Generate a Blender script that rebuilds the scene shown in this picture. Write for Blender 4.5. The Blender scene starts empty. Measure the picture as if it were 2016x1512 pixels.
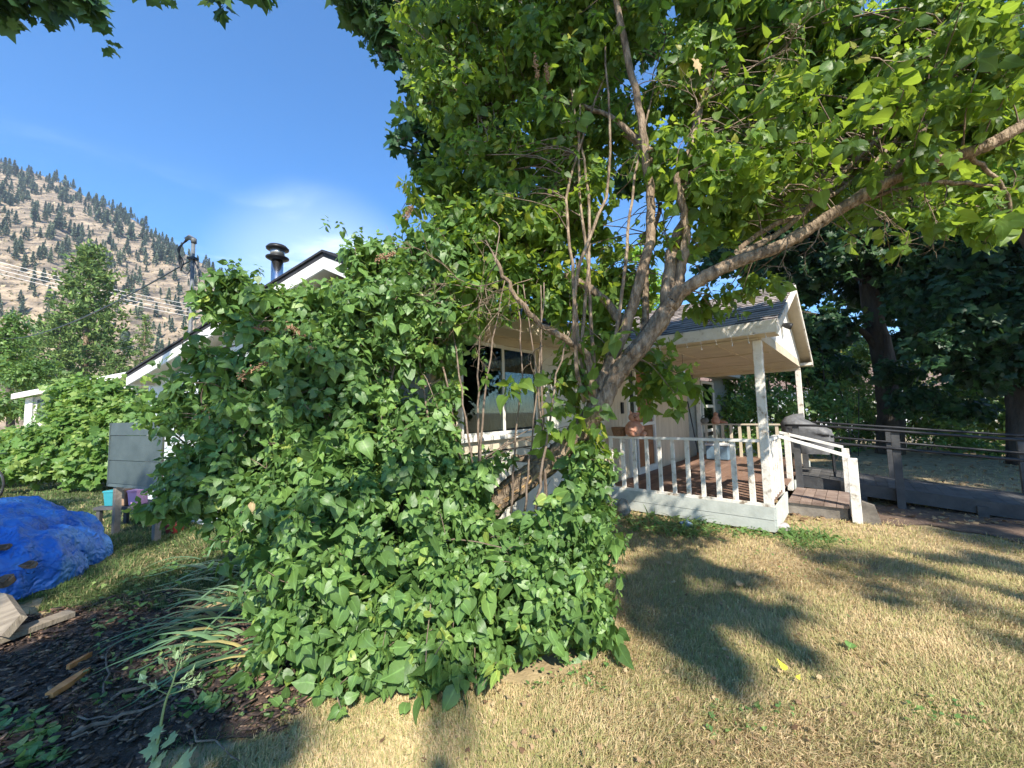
import bpy, math, random
import numpy as np
from mathutils import Vector, Matrix

rnd = random.Random(7)
rs = np.random.RandomState(11)
sc = bpy.context.scene
C = sc.collection
R = math.radians

# ------------------------------------------------------------------ camera
EYE = 1.6
PITCH, ROLL, FPX = R(4.16), 0.026, 757.0
f_ = Vector((0, math.cos(PITCH), math.sin(PITCH)))
u0 = Vector((0, -math.sin(PITCH), math.cos(PITCH)))
r0 = Vector((1, 0, 0))
u_ = u0 * math.cos(ROLL) + r0 * math.sin(ROLL)
r_ = r0 * math.cos(ROLL) - u0 * math.sin(ROLL)
cd = bpy.data.cameras.new('camera')
cam = bpy.data.objects.new('camera', cd)
C.objects.link(cam)
cam.matrix_world = Matrix(((r_.x, u_.x, -f_.x, 0), (r_.y, u_.y, -f_.y, 0), (r_.z, u_.z, -f_.z, EYE), (0, 0, 0, 1)))
cd.sensor_width = 36
cd.lens = 36 * FPX / 2016
cd.clip_start = 0.05
cd.clip_end = 6000
sc.camera = cam

# ------------------------------------------------------------------ light
SUN_EL, SUN_AZ = R(41), R(164)          # azimuth from +Y towards +X
SUN = Vector((math.sin(SUN_AZ) * math.cos(SUN_EL), math.cos(SUN_AZ) * math.cos(SUN_EL), math.sin(SUN_EL)))
sd = bpy.data.lights.new('sun', 'SUN')
sd.energy = 3.5
sd.angle = R(0.5)
sd.color = (1.0, 0.93, 0.82)
so = bpy.data.objects.new('sun', sd)
C.objects.link(so)
so.rotation_euler = SUN.to_track_quat('Z', 'Y').to_euler()

w = bpy.data.worlds.new('World')
sc.world = w
w.use_nodes = True
nt = w.node_tree
nt.nodes.clear()
N = nt.nodes.new
sky = N('ShaderNodeTexSky')
sky.sky_type = 'NISHITA'
sky.sun_disc = False
sky.sun_elevation = SUN_EL
sky.sun_rotation = SUN_AZ
sky.altitude = 900
sky.air_density = 1.0
sky.dust_density = 0.15
sky.ozone_density = 4.0
bg = N('ShaderNodeBackground')
bg.inputs[1].default_value = 0.15
out = N('ShaderNodeOutputWorld')


def px_dir(u, v):
    d = f_ + r_ * ((u - 1008) / FPX) + u_ * ((756 - v) / FPX)
    return d


def cloud_mask(nt, tc, u, v, lo, hi):
    d = px_dir(u, v).normalized()
    dt = nt.nodes.new('ShaderNodeVectorMath'); dt.operation = 'DOT_PRODUCT'
    nt.links.new(tc, dt.inputs[0]); dt.inputs[1].default_value = d
    mr = nt.nodes.new('ShaderNodeMapRange'); mr.interpolation_type = 'SMOOTHSTEP'
    mr.inputs[1].default_value = lo; mr.inputs[2].default_value = hi
    nt.links.new(dt.outputs['Value'], mr.inputs[0])
    return mr.outputs[0]


tc = N('ShaderNodeTexCoord')
mp = N('ShaderNodeMapping')
mp.inputs['Rotation'].default_value = (0.2, 0.75, 0.3)
mp.inputs['Scale'].default_value = (1.6, 1.6, 7.0)
nt.links.new(tc.outputs['Generated'], mp.inputs[0])
no = N('ShaderNodeTexNoise')
no.inputs['Scale'].default_value = 1.9
no.inputs['Detail'].default_value = 7
no.inputs['Roughness'].default_value = 0.55
no.inputs['Distortion'].default_value = 0.6
nt.links.new(mp.outputs[0], no.inputs['Vector'])
cr = N('ShaderNodeMapRange'); cr.interpolation_type = 'SMOOTHSTEP'
cr.inputs[1].default_value = 0.48; cr.inputs[2].default_value = 0.86
nt.links.new(no.outputs[0], cr.inputs[0])
# low bank of thin cloud close to the horizon everywhere, thicker where the photo has it
sep = N('ShaderNodeSeparateXYZ'); nt.links.new(tc.outputs['Generated'], sep.inputs[0])
low = N('ShaderNodeMapRange'); low.interpolation_type = 'SMOOTHSTEP'
low.inputs[1].default_value = 0.50; low.inputs[2].default_value = 0.20
nt.links.new(sep.outputs['Z'], low.inputs[0])
m1 = N('ShaderNodeMath'); m1.operation = 'MULTIPLY'
nt.links.new(cr.outputs[0], m1.inputs[0]); nt.links.new(low.outputs[0], m1.inputs[1])
bank = cloud_mask(nt, tc.outputs['Generated'], 640, 590, 0.965, 1.0)
bm1 = N('ShaderNodeMath'); bm1.operation = 'MULTIPLY_ADD'; bm1.inputs[1].default_value = 0.75; bm1.inputs[2].default_value = 0.42
nt.links.new(cr.outputs[0], bm1.inputs[0])
m2 = N('ShaderNodeMath'); m2.operation = 'MULTIPLY'
nt.links.new(bank, m2.inputs[0]); nt.links.new(bm1.outputs[0], m2.inputs[1])
m3 = N('ShaderNodeMath'); m3.operation = 'ADD'; m3.use_clamp = True
nt.links.new(m1.outputs[0], m3.inputs[0]); nt.links.new(m2.outputs[0], m3.inputs[1])
mx = N('ShaderNodeMix'); mx.data_type = 'RGBA'
nt.links.new(m3.outputs[0], mx.inputs['Factor'])
hs = N('ShaderNodeHueSaturation'); hs.inputs['Saturation'].default_value = 1.28; hs.inputs['Value'].default_value = 0.76
nt.links.new(sky.outputs[0], hs.inputs['Color']); nt.links.new(hs.outputs[0], mx.inputs['A'])
mx.inputs['B'].default_value = (3.4, 4.0, 4.9, 1)
nt.links.new(mx.outputs['Result'], bg.inputs[0])
nt.links.new(bg.outputs[0], out.inputs[0])

sc.view_settings.view_transform = 'Standard'
sc.view_settings.look = 'None'
sc.view_settings.gamma = 1
sc.view_settings.use_curve_mapping = False
sc.view_settings.exposure = 1.45
sc.render.engine = 'CYCLES'
sc.cycles.max_bounces = 10
sc.cycles.diffuse_bounces = 5
sc.cycles.transparent_max_bounces = 12


def P(u, v, Y):
    """world point seen at photo pixel (u, v) at distance Y in front of the camera"""
    d = px_dir(u, v)
    return Vector((d.x / d.y * Y, Y, EYE + d.z / d.y * Y))


def G(u, v, z=0.0):
    d = px_dir(u, v)
    t = (z - EYE) / d.z
    return Vector((d.x * t, d.y * t, z))


# ------------------------------------------------------------------ materials
MATS = {}


def new_mat(name):
    m = bpy.data.materials.new(name)
    m.use_nodes = True
    m.node_tree.nodes.clear()
    MATS[name] = m
    return m, m.node_tree


def ramp(nt, stops, interp='LINEAR'):
    r = nt.nodes.new('ShaderNodeValToRGB')
    e = r.color_ramp.elements
    r.color_ramp.interpolation = interp
    e[0].position = stops[0][0]; e[0].color = (*stops[0][1], 1)
    e[1].position = stops[-1][0]; e[1].color = (*stops[-1][1], 1)
    for p, c in stops[1:-1]:
        x = e.new(p); x.color = (*c, 1)
    return r


def surf(name, stops, scale=5, rough=0.7, bump=0.3, bscale=None, stretch=(1, 1, 1), detail=6, spec=0.3, metal=0, objvar=0.0, bdist=0.01, world_pos=False):
    m, nt = new_mat(name)
    n = nt.nodes.new
    bs = n('ShaderNodeBsdfPrincipled'); o = n('ShaderNodeOutputMaterial')
    nt.links.new(bs.outputs[0], o.inputs[0])
    if world_pos:
        g = n('ShaderNodeNewGeometry'); src = g.outputs['Position']
    else:
        t = n('ShaderNodeTexCoord'); src = t.outputs['Object']
    mp = n('ShaderNodeMapping'); mp.inputs['Scale'].default_value = stretch
    nt.links.new(src, mp.inputs[0])
    oi = n('ShaderNodeObjectInfo')
    ml = n('ShaderNodeMath'); ml.operation = 'MULTIPLY'; ml.inputs[1].default_value = 37.0
    nt.links.new(oi.outputs['Random'], ml.inputs[0])
    ad = n('ShaderNodeVectorMath'); ad.operation = 'ADD'
    nt.links.new(mp.outputs[0], ad.inputs[0]); nt.links.new(ml.outputs[0], ad.inputs[1])
    no = n('ShaderNodeTexNoise'); no.inputs['Scale'].default_value = scale; no.inputs['Detail'].default_value = detail
    no.inputs['Roughness'].default_value = 0.6
    nt.links.new(ad.outputs[0], no.inputs['Vector'])
    r = ramp(nt, stops)
    nt.links.new(no.outputs[0], r.inputs[0])
    col = r.outputs[0]
    if objvar:
        h = n('ShaderNodeHueSaturation')
        mr = n('ShaderNodeMapRange'); mr.inputs[3].default_value = 1 - objvar; mr.inputs[4].default_value = 1 + objvar
        nt.links.new(oi.outputs['Random'], mr.inputs[0]); nt.links.new(mr.outputs[0], h.inputs['Value'])
        nt.links.new(col, h.inputs['Color']); col = h.outputs[0]
    nt.links.new(col, bs.inputs['Base Color'])
    bs.inputs['Roughness'].default_value = rough
    bs.inputs['Metallic'].default_value = metal
    bs.inputs['Specular IOR Level'].default_value = spec
    if bump:
        nb = n('ShaderNodeTexNoise'); nb.inputs['Scale'].default_value = bscale or scale * 3; nb.inputs['Detail'].default_value = 5
        nt.links.new(ad.outputs[0], nb.inputs['Vector'])
        b = n('ShaderNodeBump'); b.inputs['Strength'].default_value = bump; b.inputs['Distance'].default_value = bdist
        nt.links.new(nb.outputs[0], b.inputs['Height']); nt.links.new(b.outputs[0], bs.inputs['Normal'])
    return m


def leaf_mat(name, stops, trans=0.4, tcol=(0.25, 0.4, 0.04), rough=0.42, spec=0.35, back=1.25):
    m, nt = new_mat(name)
    n = nt.nodes.new; L = nt.links.new
    o = n('ShaderNodeOutputMaterial')
    at = n('ShaderNodeAttribute'); at.attribute_name = 'var'
    r = ramp(nt, stops)
    L(at.outputs['Fac'], r.inputs[0])
    ge = n('ShaderNodeNewGeometry')
    no = n('ShaderNodeTexNoise'); no.inputs['Scale'].default_value = 22; no.inputs['Detail'].default_value = 3
    L(ge.outputs['Position'], no.inputs['Vector'])
    mr = n('ShaderNodeMapRange'); mr.inputs[3].default_value = 0.75; mr.inputs[4].default_value = 1.25
    L(no.outputs[0], mr.inputs[0])
    # blade back is paler
    bk = n('ShaderNodeMapRange'); bk.inputs[3].default_value = 1.0; bk.inputs[4].default_value = back
    L(ge.outputs['Backfacing'], bk.inputs[0])
    mm = n('ShaderNodeMath'); mm.operation = 'MULTIPLY'; L(mr.outputs[0], mm.inputs[0]); L(bk.outputs[0], mm.inputs[1])
    # midrib: paler narrow line from attribute rib
    rb = n('ShaderNodeAttribute'); rb.attribute_name = 'rib'
    rr = n('ShaderNodeMapRange'); rr.inputs[1].default_value = 0.86; rr.inputs[2].default_value = 1.0
    rr.inputs[3].default_value = 1.0; rr.inputs[4].default_value = 1.7
    L(rb.outputs['Fac'], rr.inputs[0])
    m2 = n('ShaderNodeMath'); m2.operation = 'MULTIPLY'; L(mm.outputs[0], m2.inputs[0]); L(rr.outputs[0], m2.inputs[1])
    h = n('ShaderNodeHueSaturation'); L(r.outputs[0], h.inputs['Color']); L(m2.outputs[0], h.inputs['Value'])
    bs = n('ShaderNodeBsdfPrincipled'); bs.inputs['Roughness'].default_value = rough
    bs.inputs['Specular IOR Level'].default_value = spec
    L(h.outputs[0], bs.inputs['Base Color'])
    bp = n('ShaderNodeBump'); bp.inputs['Strength'].default_value = 0.35; bp.inputs['Distance'].default_value = 0.004
    n2 = n('ShaderNodeTexNoise'); n2.inputs['Scale'].default_value = 60; L(ge.outputs['Position'], n2.inputs['Vector'])
    L(n2.outputs[0], bp.inputs['Height']); L(bp.outputs[0], bs.inputs['Normal'])
    tr = n('ShaderNodeBsdfTranslucent')
    tm = n('ShaderNodeMix'); tm.data_type = 'RGBA'; tm.inputs['Factor'].default_value = 0.6
    L(h.outputs[0], tm.inputs['A']); tm.inputs['B'].default_value = (*tcol, 1)
    L(tm.outputs['Result'], tr.inputs['Color'])
    mi = n('ShaderNodeMixShader'); mi.inputs[0].default_value = trans
    L(bs.outputs[0], mi.inputs[1]); L(tr.outputs[0], mi.inputs[2]); L(mi.outputs[0], o.inputs[0])
    return m


M_lilac = leaf_mat('lilac_leaf', [(0, (0.065, 0.125, 0.035)), (0.5, (0.115, 0.215, 0.055)), (0.82, (0.18, 0.30, 0.07)), (0.93, (0.30, 0.36, 0.07)), (1, (0.42, 0.34, 0.08))], 0.35, (0.25, 0.36, 0.04), spec=0.45, rough=0.45)
M_tree = leaf_mat('tree_leaf', [(0, (0.05, 0.10, 0.03)), (0.5, (0.10, 0.18, 0.04)), (0.85, (0.17, 0.26, 0.045)), (1, (0.34, 0.34, 0.06))], 0.52, (0.42, 0.55, 0.03))
M_maple = leaf_mat('maple_leaf', [(0, (0.022, 0.06, 0.025)), (0.6, (0.035, 0.09, 0.03)), (1, (0.06, 0.13, 0.03))], 0.25, (0.14, 0.26, 0.03), rough=0.5)
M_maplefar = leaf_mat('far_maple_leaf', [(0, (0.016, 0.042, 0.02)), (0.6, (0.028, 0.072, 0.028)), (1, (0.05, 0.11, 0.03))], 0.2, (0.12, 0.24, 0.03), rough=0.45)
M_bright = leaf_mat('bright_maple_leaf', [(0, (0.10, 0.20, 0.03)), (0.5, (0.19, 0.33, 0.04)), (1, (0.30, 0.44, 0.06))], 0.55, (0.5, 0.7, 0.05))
M_vine = leaf_mat('vine_leaf', [(0, (0.07, 0.14, 0.035)), (0.5, (0.13, 0.24, 0.05)), (1, (0.28, 0.36, 0.10))], 0.35, (0.35, 0.5, 0.06))
M_iris = leaf_mat('iris_leaf', [(0, (0.07, 0.15, 0.06)), (0.6, (0.17, 0.30, 0.15)), (0.88, (0.26, 0.38, 0.17)), (1, (0.50, 0.42, 0.16))], 0.25, (0.2, 0.35, 0.06))
M_weed = leaf_mat('weed_leaf', [(0, (0.08, 0.16, 0.05)), (0.6, (0.14, 0.25, 0.07)), (1, (0.24, 0.33, 0.10))], 0.3, (0.3, 0.45, 0.06))
M_pale = leaf_mat('pale_weed', [(0, (0.18, 0.28, 0.13)), (1, (0.32, 0.42, 0.22))], 0.25, (0.3, 0.45, 0.1))
M_pine = leaf_mat('pine_needles', [(0, (0.05, 0.09, 0.035)), (0.6, (0.10, 0.16, 0.05)), (1, (0.18, 0.25, 0.07))], 0.2, (0.2, 0.3, 0.05), rough=0.7, spec=0.1)
M_farpine = leaf_mat('hill_pine_needles', [(0, (0.08, 0.115, 0.085)), (0.6, (0.12, 0.165, 0.11)), (1, (0.18, 0.22, 0.13))], 0.1, (0.15, 0.2, 0.1), rough=0.9, spec=0.05)  # needles paled and blued to carry distance haze in their colour
M_dead = leaf_mat('dead_leaf', [(0, (0.16, 0.09, 0.05)), (0.5, (0.33, 0.22, 0.12)), (1, (0.5, 0.38, 0.2))], 0.2, (0.4, 0.25, 0.1), rough=0.8)
M_yellow = leaf_mat('yellow_leaf', [(0, (0.55, 0.5, 0.04)), (1, (0.75, 0.7, 0.08))], 0.3, (0.7, 0.7, 0.05))
M_seed = surf('lilac_seed', [(0.3, (0.16, 0.09, 0.05)), (0.7, (0.42, 0.27, 0.16))], 30, 0.8, 0.4)


def grass_mat(name, dry, green, bias):
    m, nt = new_mat(name)
    n = nt.nodes.new; L = nt.links.new
    o = n('ShaderNodeOutputMaterial'); bs = n('ShaderNodeBsdfPrincipled')
    ge = n('ShaderNodeNewGeometry')
    no = n('ShaderNodeTexNoise'); no.inputs['Scale'].default_value = 0.9; no.inputs['Detail'].default_value = 7
    no.inputs['Roughness'].default_value = 0.65
    L(ge.outputs['Position'], no.inputs['Vector'])
    at = n('ShaderNodeAttribute'); at.attribute_name = 'var'
    a1 = n('ShaderNodeMath'); a1.operation = 'MULTIPLY_ADD'; a1.inputs[1].default_value = 0.55; a1.inputs[2].default_value = bias
    L(at.outputs['Fac'], a1.inputs[0])
    a2 = n('ShaderNodeMath'); a2.operation = 'ADD'
    L(no.outputs[0], a2.inputs[0]); L(a1.outputs[0], a2.inputs[1])
    mr = n('ShaderNodeMapRange'); mr.interpolation_type = 'SMOOTHSTEP'
    mr.inputs[1].default_value = 0.62; mr.inputs[2].default_value = 1.0
    L(a2.outputs[0], mr.inputs[0])
    r1 = ramp(nt, dry); r2 = ramp(nt, green)
    wn = n('ShaderNodeTexNoise'); wn.inputs['Scale'].default_value = 14; L(ge.outputs['Position'], wn.inputs['Vector'])
    a3 = n('ShaderNodeMath'); a3.operation = 'ADD'
    L(at.outputs['Fac'], a3.inputs[0]); L(wn.outputs[0], a3.inputs[1])
    a4 = n('ShaderNodeMath'); a4.operation = 'MULTIPLY'; a4.inputs[1].default_value = 0.55; L(a3.outputs[0], a4.inputs[0])
    L(a4.outputs[0], r1.inputs[0]); L(a4.outputs[0], r2.inputs[0])
    mx = n('ShaderNodeMix'); mx.data_type = 'RGBA'
    L(mr.outputs[0], mx.inputs['Factor']); L(r1.outputs[0], mx.inputs['A']); L(r2.outputs[0], mx.inputs['B'])
    L(mx.outputs['Result'], bs.inputs['Base Color'])
    bs.inputs['Roughness'].default_value = 0.7; bs.inputs['Specular IOR Level'].default_value = 0.2
    tr = n('ShaderNodeBsdfTranslucent'); L(mx.outputs['Result'], tr.inputs['Color'])
    mi = n('ShaderNodeMixShader'); mi.inputs[0].default_value = 0.25
    L(bs.outputs[0], mi.inputs[1]); L(tr.outputs[0], mi.inputs[2]); L(mi.outputs[0], o.inputs[0])
    return m


DRY = [(0, (0.36, 0.25, 0.12)), (0.45, (0.68, 0.51, 0.28)), (1, (0.86, 0.72, 0.48))]
GRN = [(0, (0.13, 0.14, 0.045)), (0.5, (0.27, 0.28, 0.09)), (1, (0.46, 0.44, 0.18))]
M_grass = grass_mat('lawn_grass', DRY, GRN, 0.03)
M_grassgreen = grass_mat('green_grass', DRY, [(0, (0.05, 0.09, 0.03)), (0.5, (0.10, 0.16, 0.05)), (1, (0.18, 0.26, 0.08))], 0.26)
M_ground = surf('ground_soil', [(0.3, (0.22, 0.16, 0.085)), (0.55, (0.38, 0.29, 0.16)), (0.75, (0.50, 0.39, 0.23))], 6, 0.95, 0.6, 30, world_pos=True, bdist=0.02)
M_farground = surf('far_ground', [(0.3, (0.10, 0.10, 0.04)), (0.7, (0.24, 0.20, 0.10))], 0.6, 0.95, 0.3, 8, world_pos=True)
M_mulch = surf('mulch', [(0.3, (0.03, 0.022, 0.016)), (0.55, (0.08, 0.055, 0.04)), (0.75, (0.15, 0.10, 0.07))], 14, 0.9, 1.0, 40, world_pos=True, bdist=0.03)
M_dirt = surf('brown_dirt', [(0.3, (0.09, 0.06, 0.045)), (0.7, (0.20, 0.14, 0.10))], 8, 0.95, 0.8, 40, world_pos=True, bdist=0.02)
M_hill = surf('hill_soil', [(0.38, (0.11, 0.09, 0.065)), (0.47, (0.25, 0.195, 0.135)), (0.56, (0.37, 0.285, 0.19)), (0.7, (0.50, 0.39, 0.25))], 0.09, 0.95, 1.0, 0.3, world_pos=True, bdist=3.0, detail=12, stretch=(1, .6, 2.2))
M_white = surf('white_paint', [(0.3, (0.66, 0.64, 0.58)), (0.7, (0.80, 0.78, 0.72))], 4, 0.55, 0.25, 40)
M_cream = surf('cream_paint', [(0.25, (0.50, 0.43, 0.32)), (0.7, (0.66, 0.58, 0.44))], 3, 0.6, 0.25, 40)
M_worn = surf('worn_white_paint', [(0.33, (0.28, 0.22, 0.16)), (0.40, (0.58, 0.53, 0.45)), (0.46, (0.70, 0.66, 0.58)), (0.7, (0.78, 0.75, 0.68))], 9, 0.65, 0.6, 50, detail=10)
M_sidewhite = surf('white_siding', [(0.3, (0.56, 0.60, 0.60)), (0.7, (0.70, 0.73, 0.72))], 3, 0.6, 0.2, 50)
M_sidebeige = surf('beige_siding', [(0.3, (0.50, 0.48, 0.41)), (0.7, (0.62, 0.60, 0.52))], 3, 0.6, 0.2, 50)
M_groove = surf('beige_board', [(0.3, (0.50, 0.42, 0.30)), (0.7, (0.66, 0.57, 0.43))], 4, 0.65, 0.3, 40, stretch=(1, 1, 0.2))
M_greygreen = surf('grey_green_siding', [(0.3, (0.25, 0.28, 0.26)), (0.7, (0.34, 0.37, 0.35))], 4, 0.6, 0.2, 50)
M_skirt = surf('pale_skirt_paint', [(0.3, (0.40, 0.42, 0.38)), (0.7, (0.55, 0.57, 0.52))], 5, 0.65, 0.3, 40)
M_panel = surf('slate_siding', [(0.3, (0.055, 0.075, 0.075)), (0.7, (0.085, 0.11, 0.108))], 4, 0.6, 0.2, 50)
M_shingle = surf('shingle', [(0.25, (0.24, 0.20, 0.18)), (0.5, (0.38, 0.33, 0.30)), (0.8, (0.50, 0.45, 0.42))], 1.5, 0.9, 0.8, 120, objvar=0.28)
M_blackroof = surf('dark_roofing', [(0.3, (0.018, 0.018, 0.022)), (0.7, (0.05, 0.05, 0.055))], 6, 0.8, 0.6, 80)
M_deck = surf('deck_board', [(0.25, (0.12, 0.07, 0.05)), (0.6, (0.25, 0.155, 0.11)), (0.85, (0.36, 0.26, 0.20))], 3, 0.6, 0.4, 25, stretch=(0.6, 0.6, 1), objvar=0.15)
M_oldwood = surf('old_wood', [(0.25, (0.10, 0.085, 0.07)), (0.7, (0.26, 0.23, 0.19))], 5, 0.8, 0.6, 30, objvar=0.2)
M_step = surf('step_board', [(0.25, (0.14, 0.09, 0.07)), (0.7, (0.34, 0.26, 0.21))], 5, 0.75, 0.5, 30, objvar=0.15)
M_darkwood = surf('dark_grey_wood', [(0.25, (0.035, 0.036, 0.038)), (0.7, (0.09, 0.09, 0.09))], 5, 0.7, 0.5, 30, objvar=0.15)
M_ramp = surf('ramp_board', [(0.25, (0.05, 0.05, 0.05)), (0.7, (0.13, 0.125, 0.12))], 5, 0.75, 0.5, 30, objvar=0.2)
M_black = surf('black_paint', [(0.3, (0.012, 0.012, 0.013)), (0.7, (0.03, 0.03, 0.032))], 10, 0.4, 0.1, 50)
M_steel = surf('galvanised_steel', [(0.3, (0.30, 0.31, 0.32)), (0.7, (0.5, 0.51, 0.52))], 8, 0.35, 0.1, 30, metal=0.8)
M_conduit = surf('weathered_conduit', [(0.3, (0.09, 0.10, 0.105)), (0.7, (0.17, 0.18, 0.185))], 8, 0.5, 0.1, 30)
M_chrome = surf('bright_steel', [(0.3, (0.6, 0.6, 0.62)), (0.7, (0.8, 0.8, 0.82))], 3, 0.22, 0.05, 10, metal=1)
M_bark = surf('bark', [(0.3, (0.06, 0.042, 0.028)), (0.45, (0.18, 0.13, 0.085)), (0.62, (0.33, 0.25, 0.17)), (0.8, (0.48, 0.39, 0.28))], 16, 0.9, 1.0, 40, stretch=(1.6, 1.6, 0.45), bdist=0.03, detail=10)
M_peel = surf('sunlit_peeling_bark', [(0.3, (0.22, 0.13, 0.06)), (0.7, (0.58, 0.38, 0.17))], 25, 0.85, 0.5, 60)  # golden sunlight on the bark is put into its colour
M_stem = surf('grey_stem', [(0.3, (0.09, 0.062, 0.042)), (0.7, (0.25, 0.19, 0.14))], 25, 0.85, 0.5, 60)
M_darkbark = surf('dark_bark', [(0.3, (0.03, 0.024, 0.02)), (0.7, (0.12, 0.10, 0.08))], 4, 0.9, 1.0, 14, stretch=(1, 1, 0.3), bdist=0.05)
M_terracotta = surf('terracotta', [(0.3, (0.36, 0.16, 0.10)), (0.7, (0.58, 0.32, 0.22))], 9, 0.7, 0.5, 40)
M_wicker = surf('wicker', [(0.3, (0.14, 0.07, 0.035)), (0.7, (0.34, 0.19, 0.10))], 50, 0.7, 0.8, 90)
M_greyrock = surf('grey_stone', [(0.3, (0.13, 0.13, 0.11)), (0.7, (0.33, 0.31, 0.27))], 8, 0.9, 0.9, 30)
M_palerock = surf('pale_stone', [(0.3, (0.22, 0.19, 0.19)), (0.7, (0.5, 0.46, 0.46))], 10, 0.9, 0.9, 30)
M_doorwood = surf('orange_brown_wood', [(0.3, (0.20, 0.08, 0.035)), (0.7, (0.38, 0.18, 0.08))], 4, 0.5, 0.3, 20, stretch=(1, 1, 0.15))
M_curtain = surf('grey_curtain', [(0.3, (0.12, 0.12, 0.115)), (0.7, (0.30, 0.29, 0.27))], 3, 0.9, 0.2, 20)
M_orangewood = surf('split_orange_wood', [(0.3, (0.50, 0.15, 0.04)), (0.7, (0.85, 0.36, 0.12))], 14, 0.7, 0.7, 50, stretch=(0.3, 1, 1))
M_barkchip = surf('bark_chip', [(0.3, (0.022, 0.016, 0.013)), (0.5, (0.075, 0.05, 0.038)), (0.6, (0.20, 0.12, 0.075)), (0.72, (0.42, 0.27, 0.16))], 26, 0.85, 0.6, 90, world_pos=True, detail=2)
M_log = surf('log_end', [(0.3, (0.10, 0.06, 0.035)), (0.7, (0.27, 0.17, 0.10))], 14, 0.85, 0.8, 40)
M_plywood = surf('weathered_board', [(0.3, (0.15, 0.12, 0.085)), (0.7, (0.30, 0.25, 0.18))], 8, 0.85, 0.5, 40, stretch=(0.25, 3, 1))
M_teal = surf('teal_plastic', [(0.3, (0.03, 0.22, 0.26)), (0.7, (0.05, 0.30, 0.34))], 5, 0.5, 0.1)
M_pink = surf('pink_plastic', [(0.3, (0.65, 0.30, 0.55)), (0.7, (0.78, 0.45, 0.70))], 5, 0.5, 0.1)
M_brownbox = surf('cardboard', [(0.3, (0.28, 0.17, 0.10)), (0.7, (0.38, 0.25, 0.16))], 5, 0.8, 0.2)
M_bluebox = surf('blue_plastic', [(0.3, (0.10, 0.16, 0.22)), (0.7, (0.15, 0.23, 0.30))], 5, 0.5, 0.1)
M_red = surf('red_plastic', [(0.3, (0.22, 0.025, 0.02)), (0.7, (0.34, 0.05, 0.04))], 5, 0.5, 0.1)
M_cover = surf('grey_cover', [(0.35, (0.09, 0.09, 0.092)), (0.65, (0.19, 0.19, 0.19))], 4, 0.5, 0.6, 9, bdist=0.03)
M_greymetal = surf('grey_metal_box', [(0.3, (0.25, 0.26, 0.26)), (0.7, (0.36, 0.37, 0.37))], 6, 0.5, 0.1)
M_wire = surf('pale_wire', [(0.3, (0.6, 0.58, 0.55)), (0.7, (0.75, 0.73, 0.7))], 5, 0.6, 0)
M_brick = surf('orange_brick', [(0.3, (0.42, 0.13, 0.07)), (0.7, (0.60, 0.24, 0.14))], 20, 0.85, 0.5, 60)
M_tyre = surf('rubber', [(0.3, (0.015, 0.015, 0.015)), (0.7, (0.04, 0.04, 0.04))], 20, 0.8, 0.3)
M_car = surf('car_paint', [(0.3, (0.70, 0.71, 0.72)), (0.7, (0.78, 0.79, 0.80))], 2, 0.25, 0)
M_brownroof = surf('brown_roofing', [(0.3, (0.12, 0.08, 0.065)), (0.7, (0.22, 0.15, 0.12))], 6, 0.9, 0.5, 40)
M_orange = surf('orange_plastic', [(0.3, (0.8, 0.30, 0.04)), (0.7, (0.9, 0.38, 0.06))], 5, 0.6, 0.1)
M_greenbike = surf('olive_paint', [(0.3, (0.22, 0.26, 0.08)), (0.7, (0.32, 0.36, 0.12))], 5, 0.4, 0.1)


def tarp_mat():
    m, nt = new_mat('blue_tarp')
    n = nt.nodes.new; L = nt.links.new
    o = n('ShaderNodeOutputMaterial'); bs = n('ShaderNodeBsdfPrincipled')
    t = n('ShaderNodeTexCoord')
    no = n('ShaderNodeTexNoise'); no.inputs['Scale'].default_value = 3.5; no.inputs['Detail'].default_value = 8
    L(t.outputs['Object'], no.inputs['Vector'])
    r = ramp(nt, [(0.3, (0.010, 0.065, 0.27)), (0.5, (0.018, 0.13, 0.46)), (0.75, (0.08, 0.27, 0.62))])
    L(no.outputs[0], r.inputs[0]); L(r.outputs[0], bs.inputs['Base Color'])
    bs.inputs['Roughness'].default_value = 0.5
    bs.inputs['Specular IOR Level'].default_value = 0.55
    vo = n('ShaderNodeTexVoronoi'); vo.feature = 'SMOOTH_F1'; vo.inputs['Scale'].default_value = 15
    n3 = n('ShaderNodeTexNoise'); n3.inputs['Scale'].default_value = 5; n3.inputs['Detail'].default_value = 3
    L(t.outputs['Object'], n3.inputs['Vector'])
    mxv = n('ShaderNodeMix'); mxv.data_type = 'RGBA'; mxv.inputs['Factor'].default_value = 0.35
    L(t.outputs['Object'], mxv.inputs['A']); L(n3.outputs['Color'], mxv.inputs['B'])
    L(mxv.outputs['Result'], vo.inputs['Vector'])
    b = n('ShaderNodeBump'); b.inputs['Strength'].default_value = 1.0; b.inputs['Distance'].default_value = 0.045
    L(vo.outputs['Distance'], b.inputs['Height'])
    n4 = n('ShaderNodeTexNoise'); n4.inputs['Scale'].default_value = 38; L(t.outputs['Object'], n4.inputs['Vector'])
    b2 = n('ShaderNodeBump'); b2.inputs['Strength'].default_value = 0.4; b2.inputs['Distance'].default_value = 0.01
    L(n4.outputs[0], b2.inputs['Height']); L(b.outputs[0], b2.inputs['Normal']); L(b2.outputs[0], bs.inputs['Normal'])
    L(bs.outputs[0], o.inputs[0])
    return m


M_tarp = tarp_mat()


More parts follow.
